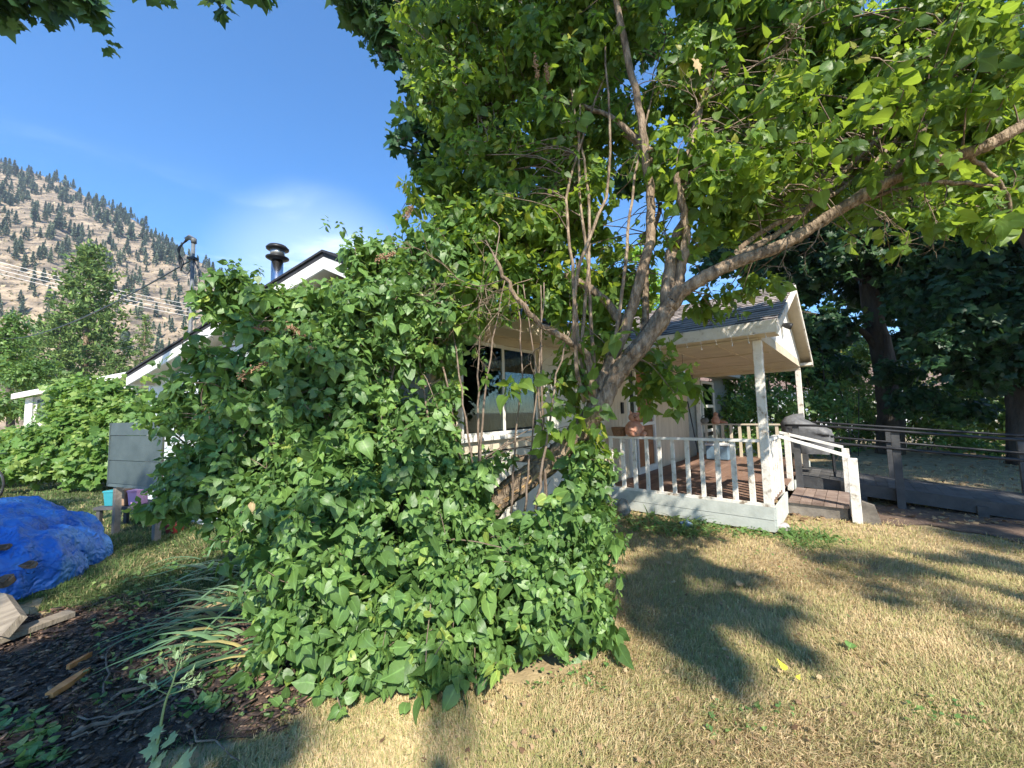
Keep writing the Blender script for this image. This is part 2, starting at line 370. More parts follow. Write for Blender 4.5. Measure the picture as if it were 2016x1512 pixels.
def glass_mat():
    m, nt = new_mat('window_glass')
    n = nt.nodes.new; L = nt.links.new
    o = n('ShaderNodeOutputMaterial'); g = n('ShaderNodeBsdfGlossy'); g.inputs['Roughness'].default_value = 0.02
    g.inputs['Color'].default_value = (0.9, 0.95, 0.95, 1)
    t = n('ShaderNodeBsdfTransparent'); t.inputs['Color'].default_value = (0.5, 0.55, 0.54, 1)
    fr = n('ShaderNodeFresnel'); fr.inputs['IOR'].default_value = 1.45
    a = n('ShaderNodeMath'); a.operation = 'ADD'; a.operation = 'MULTIPLY'; a.inputs[1].default_value = 0.55; L(fr.outputs[0], a.inputs[0])
    mi = n('ShaderNodeMixShader'); L(a.outputs[0], mi.inputs[0]); L(t.outputs[0], mi.inputs[1]); L(g.outputs[0], mi.inputs[2])
    L(mi.outputs[0], o.inputs[0])
    return m


M_glass = glass_mat()


# ------------------------------------------------------------------ mesh helpers
WORLDLOC = {}


def place(o, parent):
    if parent is not None:
        o.parent = parent
        o.matrix_parent_inverse = Matrix.Translation(-Vector(WORLDLOC[parent.name]))


def tag(o, label=None, cat=None, group=None, kind=None):
    if label: o['label'] = label
    if cat: o['category'] = cat
    if group: o['group'] = group
    if kind: o['kind'] = kind
    return o


def thing(name, label, cat, loc, group=None):
    o = bpy.data.objects.new(name, None)
    C.objects.link(o)
    o.empty_display_size = 0.1
    o.location = loc
    WORLDLOC[o.name] = tuple(loc)
    return tag(o, label, cat, group)


class MB:
    def __init__(s):
        s.v = []; s.f = []

    def box(s, c, ax, ay, az):
        """centre and three half-axis vectors"""
        c, ax, ay, az = Vector(c), Vector(ax), Vector(ay), Vector(az)
        if ax.cross(ay).dot(az) < 0: ax = -ax
        b = len(s.v)
        for k in (-1, 1):
            for j in (-1, 1):
                for i in (-1, 1):
                    s.v.append(tuple(c + ax * i + ay * j + az * k))
        for q in ((0, 2, 3, 1), (4, 5, 7, 6), (0, 1, 5, 4), (2, 6, 7, 3), (0, 4, 6, 2), (1, 3, 7, 5)):
            s.f.append(tuple(b + i for i in q))
        return s

    def beam(s, a, b, wv, hv):
        """bar from a to b, half-width vector wv, half-height vector hv"""
        a, b = Vector(a), Vector(b)
        return s.box((a + b) / 2, (b - a) / 2, wv, hv)

    def prism(s, pts, off):
        """closed polygon extruded by off"""
        b = len(s.v); n = len(pts); off = Vector(off)
        for p in pts: s.v.append(tuple(p))
        for p in pts: s.v.append(tuple(Vector(p) + off))
        s.f.append(tuple(b + i for i in range(n))[::-1]); s.f.append(tuple(b + n + i for i in range(n)))
        for i in range(n):
            j = (i + 1) % n
            s.f.append((b + i, b + j, b + n + j, b + n + i))
        return s

    def tube(s, pts, rad, sides=6, jitter=0.0, cap=True, groove=0.0):
        gr = [rnd.uniform(-1, 1) for _ in range(sides)]
        pts = [Vector(p) for p in pts]
        n = len(pts); b = len(s.v)
        t = (pts[1] - pts[0]).normalized()
        e1 = t.orthogonal().normalized()
        for i in range(n):
            t2 = (pts[min(i + 1, n - 1)] - pts[max(i - 1, 0)]).normalized()
            e1 = (e1 - t2 * e1.dot(t2)).normalized()
            e2 = t2.cross(e1)
            r = rad[i] if hasattr(rad, '__len__') else rad
            for k in range(sides):
                a = 2 * math.pi * k / sides
                if groove:
                    gr[k] = max(-1, min(1, gr[k] + rnd.uniform(-.35, .35)))
                rr = r * (1 + (rnd.uniform(-jitter, jitter) if jitter else 0) + groove * gr[k])
                s.v.append(tuple(pts[i] + (e1 * math.cos(a) + e2 * math.sin(a)) * rr))
        for i in range(n - 1):
            for k in range(sides):
                k2 = (k + 1) % sides
                s.f.append((b + i * sides + k, b + i * sides + k2, b + (i + 1) * sides + k2, b + (i + 1) * sides + k))
        if cap:
            s.f.append(tuple(b + k for k in range(sides))[::-1])
            s.f.append(tuple(b + (n - 1) * sides + k for k in range(sides)))
        return s

    def lathe(s, c, prof, sides=16, ex=(1, 0, 0), ey=(0, 1, 0), ez=(0, 0, 1), squash=(1, 1)):
        c = Vector(c); ex, ey, ez = Vector(ex), Vector(ey), Vector(ez)
        b = len(s.v)
        for (r, z) in prof:
            for k in range(sides):
                a = 2 * math.pi * k / sides
                s.v.append(tuple(c + ex * math.cos(a) * r * squash[0] + ey * math.sin(a) * r * squash[1] + ez * z))
        for i in range(len(prof) - 1):
            for k in range(sides):
                k2 = (k + 1) % sides
                s.f.append((b + i * sides + k, b + i * sides + k2, b + (i + 1) * sides + k2, b + (i + 1) * sides + k))
        s.f.append(tuple(b + k for k in range(sides))[::-1])
        s.f.append(tuple(b + (len(prof) - 1) * sides + k for k in range(sides)))
        return s

    def ball(s, c, rx, ry, rz, n=12, rings=8):
        prof = []
        for i in range(rings + 1):
            a = math.pi * i / rings
            prof.append((max(math.sin(a), 0.02), -math.cos(a)))
        c = Vector(c); b = len(s.v)
        for (r, z) in prof:
            for k in range(n):
                a = 2 * math.pi * k / n
                s.v.append((c.x + rx * r * math.cos(a), c.y + ry * r * math.sin(a), c.z + rz * z))
        for i in range(rings):
            for k in range(n):
                k2 = (k + 1) % n
                s.f.append((b + i * n + k, b + i * n + k2, b + (i + 1) * n + k2, b + (i + 1) * n + k))
        return s

    def build(s, name, m, parent=None, smooth=False, **tags):
        me = bpy.data.meshes.new(name)
        v = np.array(s.v, float)
        c = (v.min(0) + v.max(0)) / 2
        c[2] = v[:, 2].min()
        me.from_pydata((v - c).tolist(), [], s.f)
        if smooth:
            me.polygons.foreach_set('use_smooth', [True] * len(me.polygons))
        me.materials.append(m)
        o = bpy.data.objects.new(name, me)
        C.objects.link(o)
        o.location = c
        WORLDLOC[o.name] = tuple(c)
        place(o, parent)
        tag(o, **tags)
        return o


def bevel(o, w=0.006, seg=1):
    b = o.modifiers.new('bevel', 'BEVEL'); b.width = w; b.segments = seg; b.limit_method = 'ANGLE'
    return o


def spline(pts, n=6):
    """Catmull-Rom through tuples of any length"""
    p = np.array(pts, float)
    p = np.vstack([2 * p[0] - p[1], p, 2 * p[-1] - p[-2]])
    res = []
    for i in range(1, len(p) - 2):
        for k in range(n):
            t = k / n
            a, b_, c, d = p[i - 1], p[i], p[i + 1], p[i + 2]
            res.append(0.5 * ((2 * b_) + (-a + c) * t + (2 * a - 5 * b_ + 4 * c - d) * t * t + (-a + 3 * b_ - 3 * c + d) * t ** 3))
    res.append(p[-2])
    return np.array(res)


def raw_mesh(name, V, F3=None, F4=None, mat=None, var=None, rib=None, smooth=False):
    me = bpy.data.meshes.new(name)
    V = np.ascontiguousarray(V, np.float32)
    me.vertices.add(len(V)); me.vertices.foreach_set('co', V.ravel())
    n3 = 0 if F3 is None else len(F3); n4 = 0 if F4 is None else len(F4)
    loops = []
    if n3: loops.append(np.asarray(F3).ravel())
    if n4: loops.append(np.asarray(F4).ravel())
    L = np.concatenate(loops).astype(np.int32)
    me.loops.add(len(L)); me.loops.foreach_set('vertex_index', L)
    me.polygons.add(n3 + n4)
    starts = np.concatenate([np.arange(n3) * 3, n3 * 3 + np.arange(n4) * 4]).astype(np.int32)
    me.polygons.foreach_set('loop_start', starts)
    if smooth: me.polygons.foreach_set('use_smooth', np.ones(n3 + n4, bool))
    me.update(calc_edges=True)
    for nm, dat in (('var', var), ('rib', rib)):
        if dat is not None:
            a = me.attributes.new(nm, 'FLOAT', 'POINT'); a.data.foreach_set('value', np.asarray(dat, np.float32))
    if mat: me.materials.append(mat)
    return me


# leaf templates: vertices (x across, y along, z normal), triangles, rib flag
def tpl_heart(curl=0.12, fold=0.10, pet=0.30):
    v = [(0, 0, 0), (0, .33, .03), (0, .68, 0), (0, 1.05, -curl * 1.6)]
    left = [(-.20, -.07), (-.41, .13), (-.40, .42), (-.21, .74)]
    for sx in (-1, 1):
        for (x, y) in left:
            v.append((x * -sx if sx == 1 else x, y, fold * abs(x) * 2 - curl * y * y))
    v = [list(q) for q in v]
    f = [(0, 5, 4), (0, 6, 5), (0, 1, 6), (1, 7, 6), (1, 2, 7), (2, 3, 7),
         (0, 8, 9), (0, 9, 10), (0, 10, 1), (1, 10, 11), (1, 11, 2), (2, 11, 3)]
    rib = [1, 1, 1, 1] + [0] * 8
    # petiole
    b = len(v)
    v += [[-.012, .02, 0], [.012, .02, 0], [0, -pet, -.04]]
    f.append((b, b + 2, b + 1)); rib += [1, 1, 1]
    return np.array(v, float), np.array(f), np.array(rib, float)


def tpl_far():
    v = [(0, 0, 0), (-.42, .3, .08), (.42, .3, .08), (0, .5, 0), (0, 1.05, -.12)]
    f = [(0, 3, 1), (0, 2, 3), (1, 3, 4), (3, 2, 4)]
    return np.array(v, float), np.array(f), np.array([1, 0, 0, 1, 1], float)


def tpl_maple(drop=0.18):
    out = [(0.0, 0.02), (.22, -.02), (.50, .02), (.36, .20), (.62, .42), (.40, .48), (.38, .62), (.20, .62), (.0, 1.0)]
    pts = out + [(-x, y) for (x, y) in out[-2:0:-1]]
    v = [(0, .38, .04)] + [(x, y, -drop * (x * x * 1.6 + (y - .3) ** 2)) for (x, y) in pts]
    n = len(pts)
    f = [(0, 1 + (i + 1) % n, 1 + i) for i in range(n)]
    f = [(a, c, b) for (a, b, c) in f]
    rib = [1] + [0] * n
    b = len(v)
    v += [(-.01, .05, 0), (.01, .05, 0), (0, -.35, -.02)]
    f.append((b, b + 2, b + 1)); rib += [1, 1, 1]
    return np.array(v, float), np.array(f), np.array(rib, float)


def tpl_blade():
    v = [(-.5, 0, 0), (.5, 0, 0), (-.42, .4, .0), (.42, .4, .0), (-.28, .75, 0), (.28, .75, 0), (0, 1, 0)]
    f = [(0, 1, 3), (0, 3, 2), (2, 3, 5), (2, 5, 4), (4, 5, 6)]
    return np.array(v, float), np.array(f), np.array([0] * 7, float)


def frames(D, Nn):
    D = D / np.linalg.norm(D, axis=1, keepdims=True)
    Nn = Nn - D * (D * Nn).sum(1, keepdims=True)
    Nn = Nn / (np.linalg.norm(Nn, axis=1, keepdims=True) + 1e-9)
    X = np.cross(D, Nn)
    return X, D, Nn


def leaves_mesh(name, tpl, pos, D, Nn, size, var, mat, wide=None):
    V, F, rib = tpl
    X, Y, Z = frames(D, Nn)
    s = size[:, None]
    wd = np.ones(len(pos)) if wide is None else wide
    # each leaf gets its own bend and width
    bend = rs.uniform(-.8, 2.0, len(pos))
    out = (pos[:, None, :] + X[:, None, :] * (V[None, :, 0:1] * (s * wd[:, None])[:, None, :])
           + Y[:, None, :] * (V[None, :, 1:2] * s[:, None, :])
           + Z[:, None, :] * ((V[None, :, 2] * bend[:, None] * s)[:, :, None]))
    out = out + rs.normal(scale=1.0, size=out.shape) * (0.028 * s)[:, None, :]
    n = len(pos); k = len(V)
    FF = (F[None] + (np.arange(n) * k)[:, None, None]).reshape(-1, 3)
    return raw_mesh(name, out.reshape(-1, 3), FF, None, mat, np.repeat(var, k), np.tile(rib, n))


def in_view(pos):
    q = pos - np.array([0, 0, EYE])
    zf = q @ np.array(f_); x = q @ np.array(r_); y = q @ np.array(u_)
    zz = np.maximum(zf, 1e-3)
    return (zf > 0.2) & (np.abs(x / zz * FPX) < 1008) & (np.abs(y / zz * FPX) < 756), zz, x / zz * FPX + 1008, 756 - y / zz * FPX


def foliage(parent, pname, fname, tpls, pos, D, Nn, size, var, mat, nparts=300, wide=None, hint=None):
    """nparts largest-looking leaves as parts, the rest as one stuff part"""
    ok, zz, uu, vv = in_view(pos)
    n = len(pos)
    pick = np.zeros(n, bool)
    if nparts:
        # nearest-looking leaf in each small cell of space, largest first
        sc_ = np.where(ok, size / zz, 0)
        order = np.argsort(-sc_)
        seen = set(); cnt = 0
        for i in order:
            if sc_[i] <= 0 or cnt >= nparts: break
            key = (int(uu[i] // 34), int(vv[i] // 34))
            if key in seen: continue
            seen.add(key)
            pick[i] = True; cnt += 1
    rest = ~pick
    me = leaves_mesh(fname, tpls[0], pos[rest], D[rest], Nn[rest], size[rest], var[rest], mat, None if wide is None else wide[rest])
    c = pos.mean(0)
    o = bpy.data.objects.new(fname, me); C.objects.link(o)
    WORLDLOC[o.name] = (0, 0, 0)
    place(o, parent)
    o['kind'] = 'stuff'
    if nparts:
        protos = []
        for k in range(8):
            V, F, rib = tpls[k % len(tpls)]
            V = V.copy(); V[:, 2] *= (0.3 + 0.25 * k); V[:, 0] *= 0.9 + 0.03 * k
            protos.append(raw_mesh(pname, V, F, None, mat, np.full(len(V), 0.1 + 0.1 * k), rib))
        X, Y, Z = frames(D[pick], Nn[pick])
        pp = pos[pick]; ss = size[pick]; va = var[pick]
        for i in range(len(pp)):
            s = ss[i]
            o = bpy.data.objects.new(pname, protos[min(7, int(va[i] * 8))]); C.objects.link(o)
            o.parent = parent
            o.matrix_parent_inverse = Matrix.Translation(-Vector(WORLDLOC[parent.name]))
            x, y, z, p = X[i] * s, Y[i] * s, Z[i] * s, pp[i]
            o.matrix_basis = Matrix(((x[0], y[0], z[0], p[0]), (x[1], y[1], z[1], p[1]), (x[2], y[2], z[2], p[2]), (0, 0, 0, 1)))
    return


def unit(a):
    return a / (np.linalg.norm(a, axis=1, keepdims=True) + 1e-9)


def blob_points(blobs, dens, shell=0.55, jitter=0.06):
    """points in a lumpy union of ellipsoids, with outward normals"""
    PP, NN = [], []
    for b in blobs:
        c = np.array(b[0], float); r = np.array(b[1], float)
        mul = b[2] if len(b) > 2 else 1.0
        area = (r[0] * r[1] + r[1] * r[2] + r[0] * r[2]) / 3 * 4 * math.pi
        n = max(3, int(area * dens * mul))
        d = unit(rs.normal(size=(n, 3)))
        rad = shell + (1 - shell) * rs.uniform(0, 1, n) ** 0.6
        # lumpy radius
        l = 1 + 0.16 * np.sin(d[:, 0] * 5 + c[0] * 7) * np.cos(d[:, 2] * 6 + c[1] * 5) + 0.1 * np.sin(d[:, 1] * 9 + c[2] * 4)
        p = c + d * r * (rad * l)[:, None] + rs.normal(scale=jitter, size=(n, 3))
        PP.append(p); NN.append(unit(d / r))
    return np.vstack(PP), np.vstack(NN)


def sprigs(pos, nrm, up, nl, size, spread=0.9, droop=0.35, step=0.03):
    """leaf rosettes at shoot tips: opposite pairs round an axis"""
    n = len(pos)
    ax = unit(nrm * (1 - up) + np.array([0, 0, 1.0]) * up + rs.normal(scale=0.35, size=(n, 3)))
    ref = unit(rs.normal(size=(n, 3)))
    e1 = unit(np.cross(ax, ref)); e2 = np.cross(ax, e1)
    ps, ds, ns, sz, vr = [], [], [], [], []
    base = rs.uniform(0, 6.28, n)
    sv = rs.beta(2, 2.4, n)
    ssz = rs.uniform(0.5, 1.35, n) * size
    for j in range(nl):
        pair = j // 2
        phi = base + (j % 2) * math.pi + pair * math.pi / 2 + rs.normal(scale=0.35, size=n)
        rad = e1 * np.cos(phi)[:, None] + e2 * np.sin(phi)[:, None]
        lift = (0.75 - 0.45 * pair) + rs.normal(scale=0.22, size=n)
        d = unit(rad * spread + ax * lift[:, None] + np.array([0, 0, -1.0]) * (droop + rs.uniform(-.1, .45, n))[:, None])
        nn = unit(ax * 1.0 - rad * 0.35 * lift[:, None] + rs.normal(scale=0.28, size=(n, 3)) + np.array([0, 0, .35]))
        s = ssz * (0.62 + 0.22 * pair) * rs.uniform(0.8, 1.15, n)
        ps.append(pos - ax * (step * pair) + d * (s * 0.28)[:, None])
        ds.append(d); ns.append(nn); sz.append(s)
        v = np.clip(sv + rs.normal(scale=0.12, size=n) + (0.12 if pair == 0 else 0), 0, 1)
        vr.append(v)
    return np.vstack(ps), np.vstack(ds), np.vstack(ns), np.concatenate(sz), np.concatenate(vr), ax


def twigs(parent, name, tips, axes, skel, mat, rad=0.004, sag=0.1, maxd=2.5):
    m = MB()
    S = np.array(skel)
    for t, a in zip(tips, axes):
        d = np.linalg.norm(S - t, axis=1)
        i = int(np.argmin(d + rs.uniform(0, 0.5, len(d))))
        if d[i] > maxd: continue
        s = S[i]; L = d[i]
        c1 = s + (t - s) * 0.4 + rs.normal(scale=0.05 * L, size=3) + np.array([0, 0, 0.08 * L])
        c2 = t - a * (0.25 * L) + rs.normal(scale=0.03 * L, size=3)
        pts = spline([s, c1, c2, t], 3)
        n = len(pts)
        r = np.linspace(rad * (0.9 + L * 0.8), rad * 0.5, n)
        m.tube(pts.tolist(), r, 4, cap=False)
    o = m.build(name, mat, parent, True)
    o['kind'] = 'stuff'
    return o

# ================================================================== SETTING
def gz(x, y):
    return 0.025 * np.sin(x * 1.3 + 0.7) * np.cos(y * 1.1) + 0.012 * np.sin(x * 3.1 + y * 2.3)


def sheet(name, xs, ys, zf, mat, mask=None, label=None, var=None):
    X, Y = np.meshgrid(xs, ys)
    Z = zf(X, Y)
    V = np.stack([X, Y, Z], -1).reshape(-1, 3)
    nx = len(xs); ny = len(ys)
    I, J = np.meshgrid(np.arange(nx - 1), np.arange(ny - 1))
    a = (J * nx + I).ravel()
    F = np.stack([a, a + 1, a + nx + 1, a + nx], 1)
    if mask is not None:
        c = V[F].mean(1)
        F = F[mask(c[:, 0], c[:, 1])]
        used = np.unique(F); mp_ = -np.ones(len(V), int); mp_[used] = np.arange(len(used))
        V = V[used]; F = mp_[F]
    me = raw_mesh(name, V, None, F, mat, smooth=True)
    o = bpy.data.objects.new(name, me); C.objects.link(o)
    WORLDLOC[o.name] = (0, 0, 0)
    o['kind'] = 'structure'
    return o


fall = lambda X, Y: np.clip((14 - np.abs(X)) / 4, 0, 1) * np.clip((16 - Y) / 4, 0, 1)
xs = np.concatenate([np.linspace(-700, -16, 24), np.linspace(-14, 16, 220), np.linspace(18, 700, 24)])
ys = np.concatenate([np.linspace(-40, -4, 8), np.linspace(-3, 18, 160), np.linspace(20, 700, 26)])
sheet('ground', xs, ys, lambda X, Y: gz(X, Y) * fall(X, Y), M_ground)


def mulch_mask(x, y):
    # dark chip bed: left foreground up to the tarp and under the lilac
    edge = 2.25 + 0.25 * np.sin(x * 4) + 0.1 * np.sin(x * 11)
    return (x < -0.75 + 0.12 * np.sin(y * 7)) & (x > -6.5) & (y > 1.0) & (y < 3.5 + 0.25 * np.sin(x * 3.3)) & ~((x > -1.6 + 0.1 * np.sin(y * 9)) & (y < 2.0)) & (x < -0.95 - np.clip(2.6 - y, -1, 2) * 0.45)


mx_, my_ = np.linspace(-6.6, 0, 300), np.linspace(0.9, 4, 150)
sheet('mulch_bed', mx_, my_, lambda X, Y: gz(X, Y) + 0.010 + 0.025 * np.abs(np.sin(X * 9 + np.sin(Y * 7) * 2) * np.sin(Y * 12 + X * 3)), M_mulch, mulch_mask)

# ---- plan frame of the house and porch: s along the house wall (away), k towards the viewer's right
P1 = Vector((3.2, 4.95, 0))
A = Vector((0.66, 0.751, 0)).normalized()
B = Vector((A.y, -A.x, 0))
Z = Vector((0, 0, 1))
KW = -2.25                                             # house wall line


def F(s, k, z=0.0):
    return P1 + A * s + B * k + Z * z


def ft(x, y):
    dx, dy = x - P1.x, y - P1.y
    return dx * A.x + dy * A.y, dx * B.x + dy * B.y


def dirt_mask(x, y):
    s, k = ft(x, y)
    w_ = 0.12 * np.sin(k * 5) + 0.06 * np.sin(k * 13 + s)
    return (s > 1.15 + w_ + 0.05 * k) & (s < 2.5 + w_) & (k > 0.02) & (k < 6.0)


sheet('dirt_path', np.linspace(3, 12, 240), np.linspace(0.5, 9, 240), lambda X, Y: gz(X, Y) * fall(X, Y) + 0.012, M_dirt, dirt_mask)
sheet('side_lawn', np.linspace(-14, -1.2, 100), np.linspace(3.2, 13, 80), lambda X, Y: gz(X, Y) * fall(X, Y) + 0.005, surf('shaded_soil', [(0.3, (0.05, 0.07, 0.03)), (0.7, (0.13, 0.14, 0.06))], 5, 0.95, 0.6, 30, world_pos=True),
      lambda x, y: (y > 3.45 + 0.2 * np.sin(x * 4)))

# ---- hillside
def ridge(u):
    return np.interp(u, [-1500, -700, -300, 0, 100, 250, 330, 440, 520, 700, 1000, 1600, 2600], [60, 120, 230, 318, 352, 428, 478, 545, 592, 660, 740, 770, 790])


HU = np.linspace(-700, 2200, 200)
HT = np.linspace(0, 1, 70)
hv = []
for t in HT:
    for u in HU:
        Yb, Yt = 140.0, 430.0
        top = P(u, ridge(u), Yt)
        bx = P(u, 820, Yb)
        p = Vector((bx.x, Yb, -0.3)).lerp(top, t)
        bulge = math.sin(t * math.pi) * 7 + 4 * math.sin(u * 0.013 + t * 5) * t * (1 - t) * 4
        rough = (math.sin(u * 0.045 + t * 9) + math.sin(u * 0.09 - t * 17) * 0.6 + math.sin(u * 0.021 + t * 23) * 0.7) * 1.7 * (1 if 0 < t < 1 else 0.4)
        p.z += (bulge + rough) if t > 0 else 0
        hv.append(p)
hv = np.array([tuple(p) for p in hv]).reshape(len(HT), len(HU), 3)
back = hv[-1].copy(); back[:, 1] += 160; back[:, 2] -= 60
hv2 = np.concatenate([hv, back[None]], 0)
nx = len(HU); ny = len(HT) + 1
I, J = np.meshgrid(np.arange(nx - 1), np.arange(ny - 1)); a = (J * nx + I).ravel()
me = raw_mesh('hillside', hv2.reshape(-1, 3), None, np.stack([a, a + 1, a + nx + 1, a + nx], 1), M_hill, smooth=True)
ho = bpy.data.objects.new('hillside', me); C.objects.link(ho); ho['kind'] = 'structure'


def hill_pt(u, t):
    fi = (u + 700) / 2900 * (len(HU) - 1); ft_ = t * (len(HT) - 1)
    i = int(min(max(fi, 0), len(HU) - 2)); j = int(min(ft_, len(HT) - 2))
    a_, b_ = fi - i, ft_ - j
    return (hv[j, i] * (1 - a_) + hv[j, i + 1] * a_) * (1 - b_) + (hv[j + 1, i] * (1 - a_) + hv[j + 1, i + 1] * a_) * b_


hz = MB().box((0, 420, 210), (1150, 0, 0), (0, 470, 0), (0, 0, 212)).build('haze', bpy.data.materials.new('haze_air'))
hm = hz.data.materials[0]; hm.use_nodes = True; hm.node_tree.nodes.clear()
pv = hm.node_tree.nodes.new('ShaderNodeVolumePrincipled'); pv.inputs['Color'].default_value = (0.80, 0.88, 1.0, 1)
pv.inputs['Density'].default_value = 0.0003; pv.inputs['Anisotropy'].default_value = 0.3
hmo = hm.node_tree.nodes.new('ShaderNodeOutputMaterial'); hm.node_tree.links.new(pv.outputs[0], hmo.inputs['Volume'])
hz['kind'] = 'stuff'; hz['label'] = 'thin summer haze that pales the far hillside'; hz['category'] = 'haze'

# pines on the hill: six shapes, shared
def far_pine(full, seed):
    r = np.random.RandomState(seed)
    V, Fc, va = [], [], []
    # trunk
    for k in range(4):
        a_ = k * math.pi / 2
        V += [(0.02 * math.cos(a_), 0.02 * math.sin(a_), -0.05), (0.004 * math.cos(a_), 0.004 * math.sin(a_), 0.97)]
    for k in range(4):
        a_, b_ = 2 * k, 2 * ((k + 1) % 4)
        Fc += [(a_, b_, b_ + 1), (a_, b_ + 1, a_ + 1)]
    va = [0] * 8
    nb = 120 if full > 0.6 else 60
    lo = 0.12 if full > 0.6 else 0.35
    for i in range(nb):
        z = lo + (1 - lo) * r.uniform(0, 1) ** 0.85
        rad = (1 - z) * 0.24 * r.uniform(0.5, 1.2) + 0.025
        a_ = r.uniform(0, 6.28); b_ = len(V)
        dx, dy = math.cos(a_), math.sin(a_)
        wv = 0.05 * r.uniform(0.7, 1.3)
        V += [(dx * rad * .15, dy * rad * .15, z + 0.02), (dx * rad - dy * wv, dy * rad + dx * wv, z - 0.03 + r.uniform(-.02, .02)),
              (dx * rad + dy * wv, dy * rad - dx * wv, z - 0.035 + r.uniform(-.02, .02)), (dx * rad * .6, dy * rad * .6, z - 0.07)]
        Fc += [(b_, b_ + 1, b_ + 2), (b_, b_ + 3, b_ + 1), (b_, b_ + 2, b_ + 3)]
        va += [r.uniform(0, 1)] * 4
    return raw_mesh('hill_pine', np.array(V), np.array(Fc), None, M_farpine, va, np.zeros(len(V)))


FP = [far_pine(1 if i < 4 else 0.4, 30 + i) for i in range(6)]
cnt = 0
while cnt < 300:
    u = rs.uniform(-70, 560); t = rs.uniform(0.16, 1.0)
    dens = 0.25 + 0.75 * max(0, 1 - u / 500) * (0.35 + 0.65 * t) + (0.5 if t > 0.93 else 0)
    cl = 0.5 + 0.5 * math.sin(u * 0.06 + 2) * math.sin(t * 13 + u * 0.02)
    if rs.uniform() > dens * (0.35 + cl): continue
    p = hill_pt(u, t)
    bare = t < 0.55 and u > 150
    o = bpy.data.objects.new('hill_pine', FP[rs.randint(3, 6) if bare and rs.uniform() < .7 else rs.randint(0, 4)])
    C.objects.link(o)
    h = rs.uniform(6, 16) * (1.0 if t > 0.5 else 0.62)
    o.location = p; o.scale = (h * rs.uniform(.8, 1.25),) * 2 + (h,); o.rotation_euler = (rs.normal() * .03, rs.normal() * .03, rs.uniform(0, 6))
    tag(o, 'distant dark green pine standing among many on the dry hillside', 'tree', 'pines scattered over the dry hillside')
    cnt += 1

# the smaller pines beyond the first three hundred, as one mass
Vs, Fs, vs_ = [], [], []; off = 0
for i in range(650):
    while True:
        u = rs.uniform(-200, 620); t = rs.uniform(0.12, 1.0)
        dens = 0.25 + 0.75 * max(0, 1 - u / 500) * (0.25 + 0.75 * t)
        if rs.uniform() < dens: break
    p = hill_pt(u, t); me_ = FP[rs.randint(0, 6)]
    co = np.empty(len(me_.vertices) * 3, np.float32); me_.vertices.foreach_get('co', co); co = co.reshape(-1, 3)
    lp = np.empty(len(me_.loops), np.int32); me_.loops.foreach_get('vertex_index', lp)
    h = rs.uniform(5, 12)
    Vs.append(co * [h * .9, h * .9, h] + p); Fs.append(lp.reshape(-1, 3) + off); off += len(co); vs_.append(np.full(len(co), rs.uniform()))
o = bpy.data.objects.new('hill_pine_growth', raw_mesh('hill_pine_growth', np.vstack(Vs), np.vstack(Fs), None, M_farpine, np.concatenate(vs_), np.zeros(off)))
C.objects.link(o); tag(o, 'smaller young pines growing between the larger ones on the hillside', 'trees', kind='stuff')

# hill scrub and grass tufts that give the slope its mottle
n = 11000
uu = rs.uniform(-200, 700, n); tt = rs.uniform(0.02, 1, n)
pp = np.array([hill_pt(a_, b_) for a_, b_ in zip(uu, tt)])
me = leaves_mesh('hill_scrub', tpl_far(), pp, unit(rs.normal(size=(n, 3)) + [0, 0, .6]), unit(rs.normal(size=(n, 3))), rs.uniform(0.5, 2.2, n), rs.uniform(0, 1, n),
                 leaf_mat('dry_scrub', [(0, (0.12, 0.12, 0.08)), (0.5, (0.26, 0.20, 0.13)), (1, (0.44, 0.36, 0.22))], 0.1, rough=.9, spec=.05))
o = bpy.data.objects.new('hill_scrub', me); C.objects.link(o); tag(o, 'dry brush and stones scattered over the hillside', 'scrub', kind='stuff')

# ================================================================== HOUSE
house = thing('house', 'single storey bungalow with beige and white siding and dark low roof behind the lilac', 'house', F(-3.5, KW))
WC = F(-3.5, KW)
Gd = Vector((-0.88, 0.475, 0)).normalized()
Gn = Vector((-Gd.y * 1.0, Gd.x, 0)); Gn = Gn if Gn.y < 0 else -Gn
EZ = 2.62


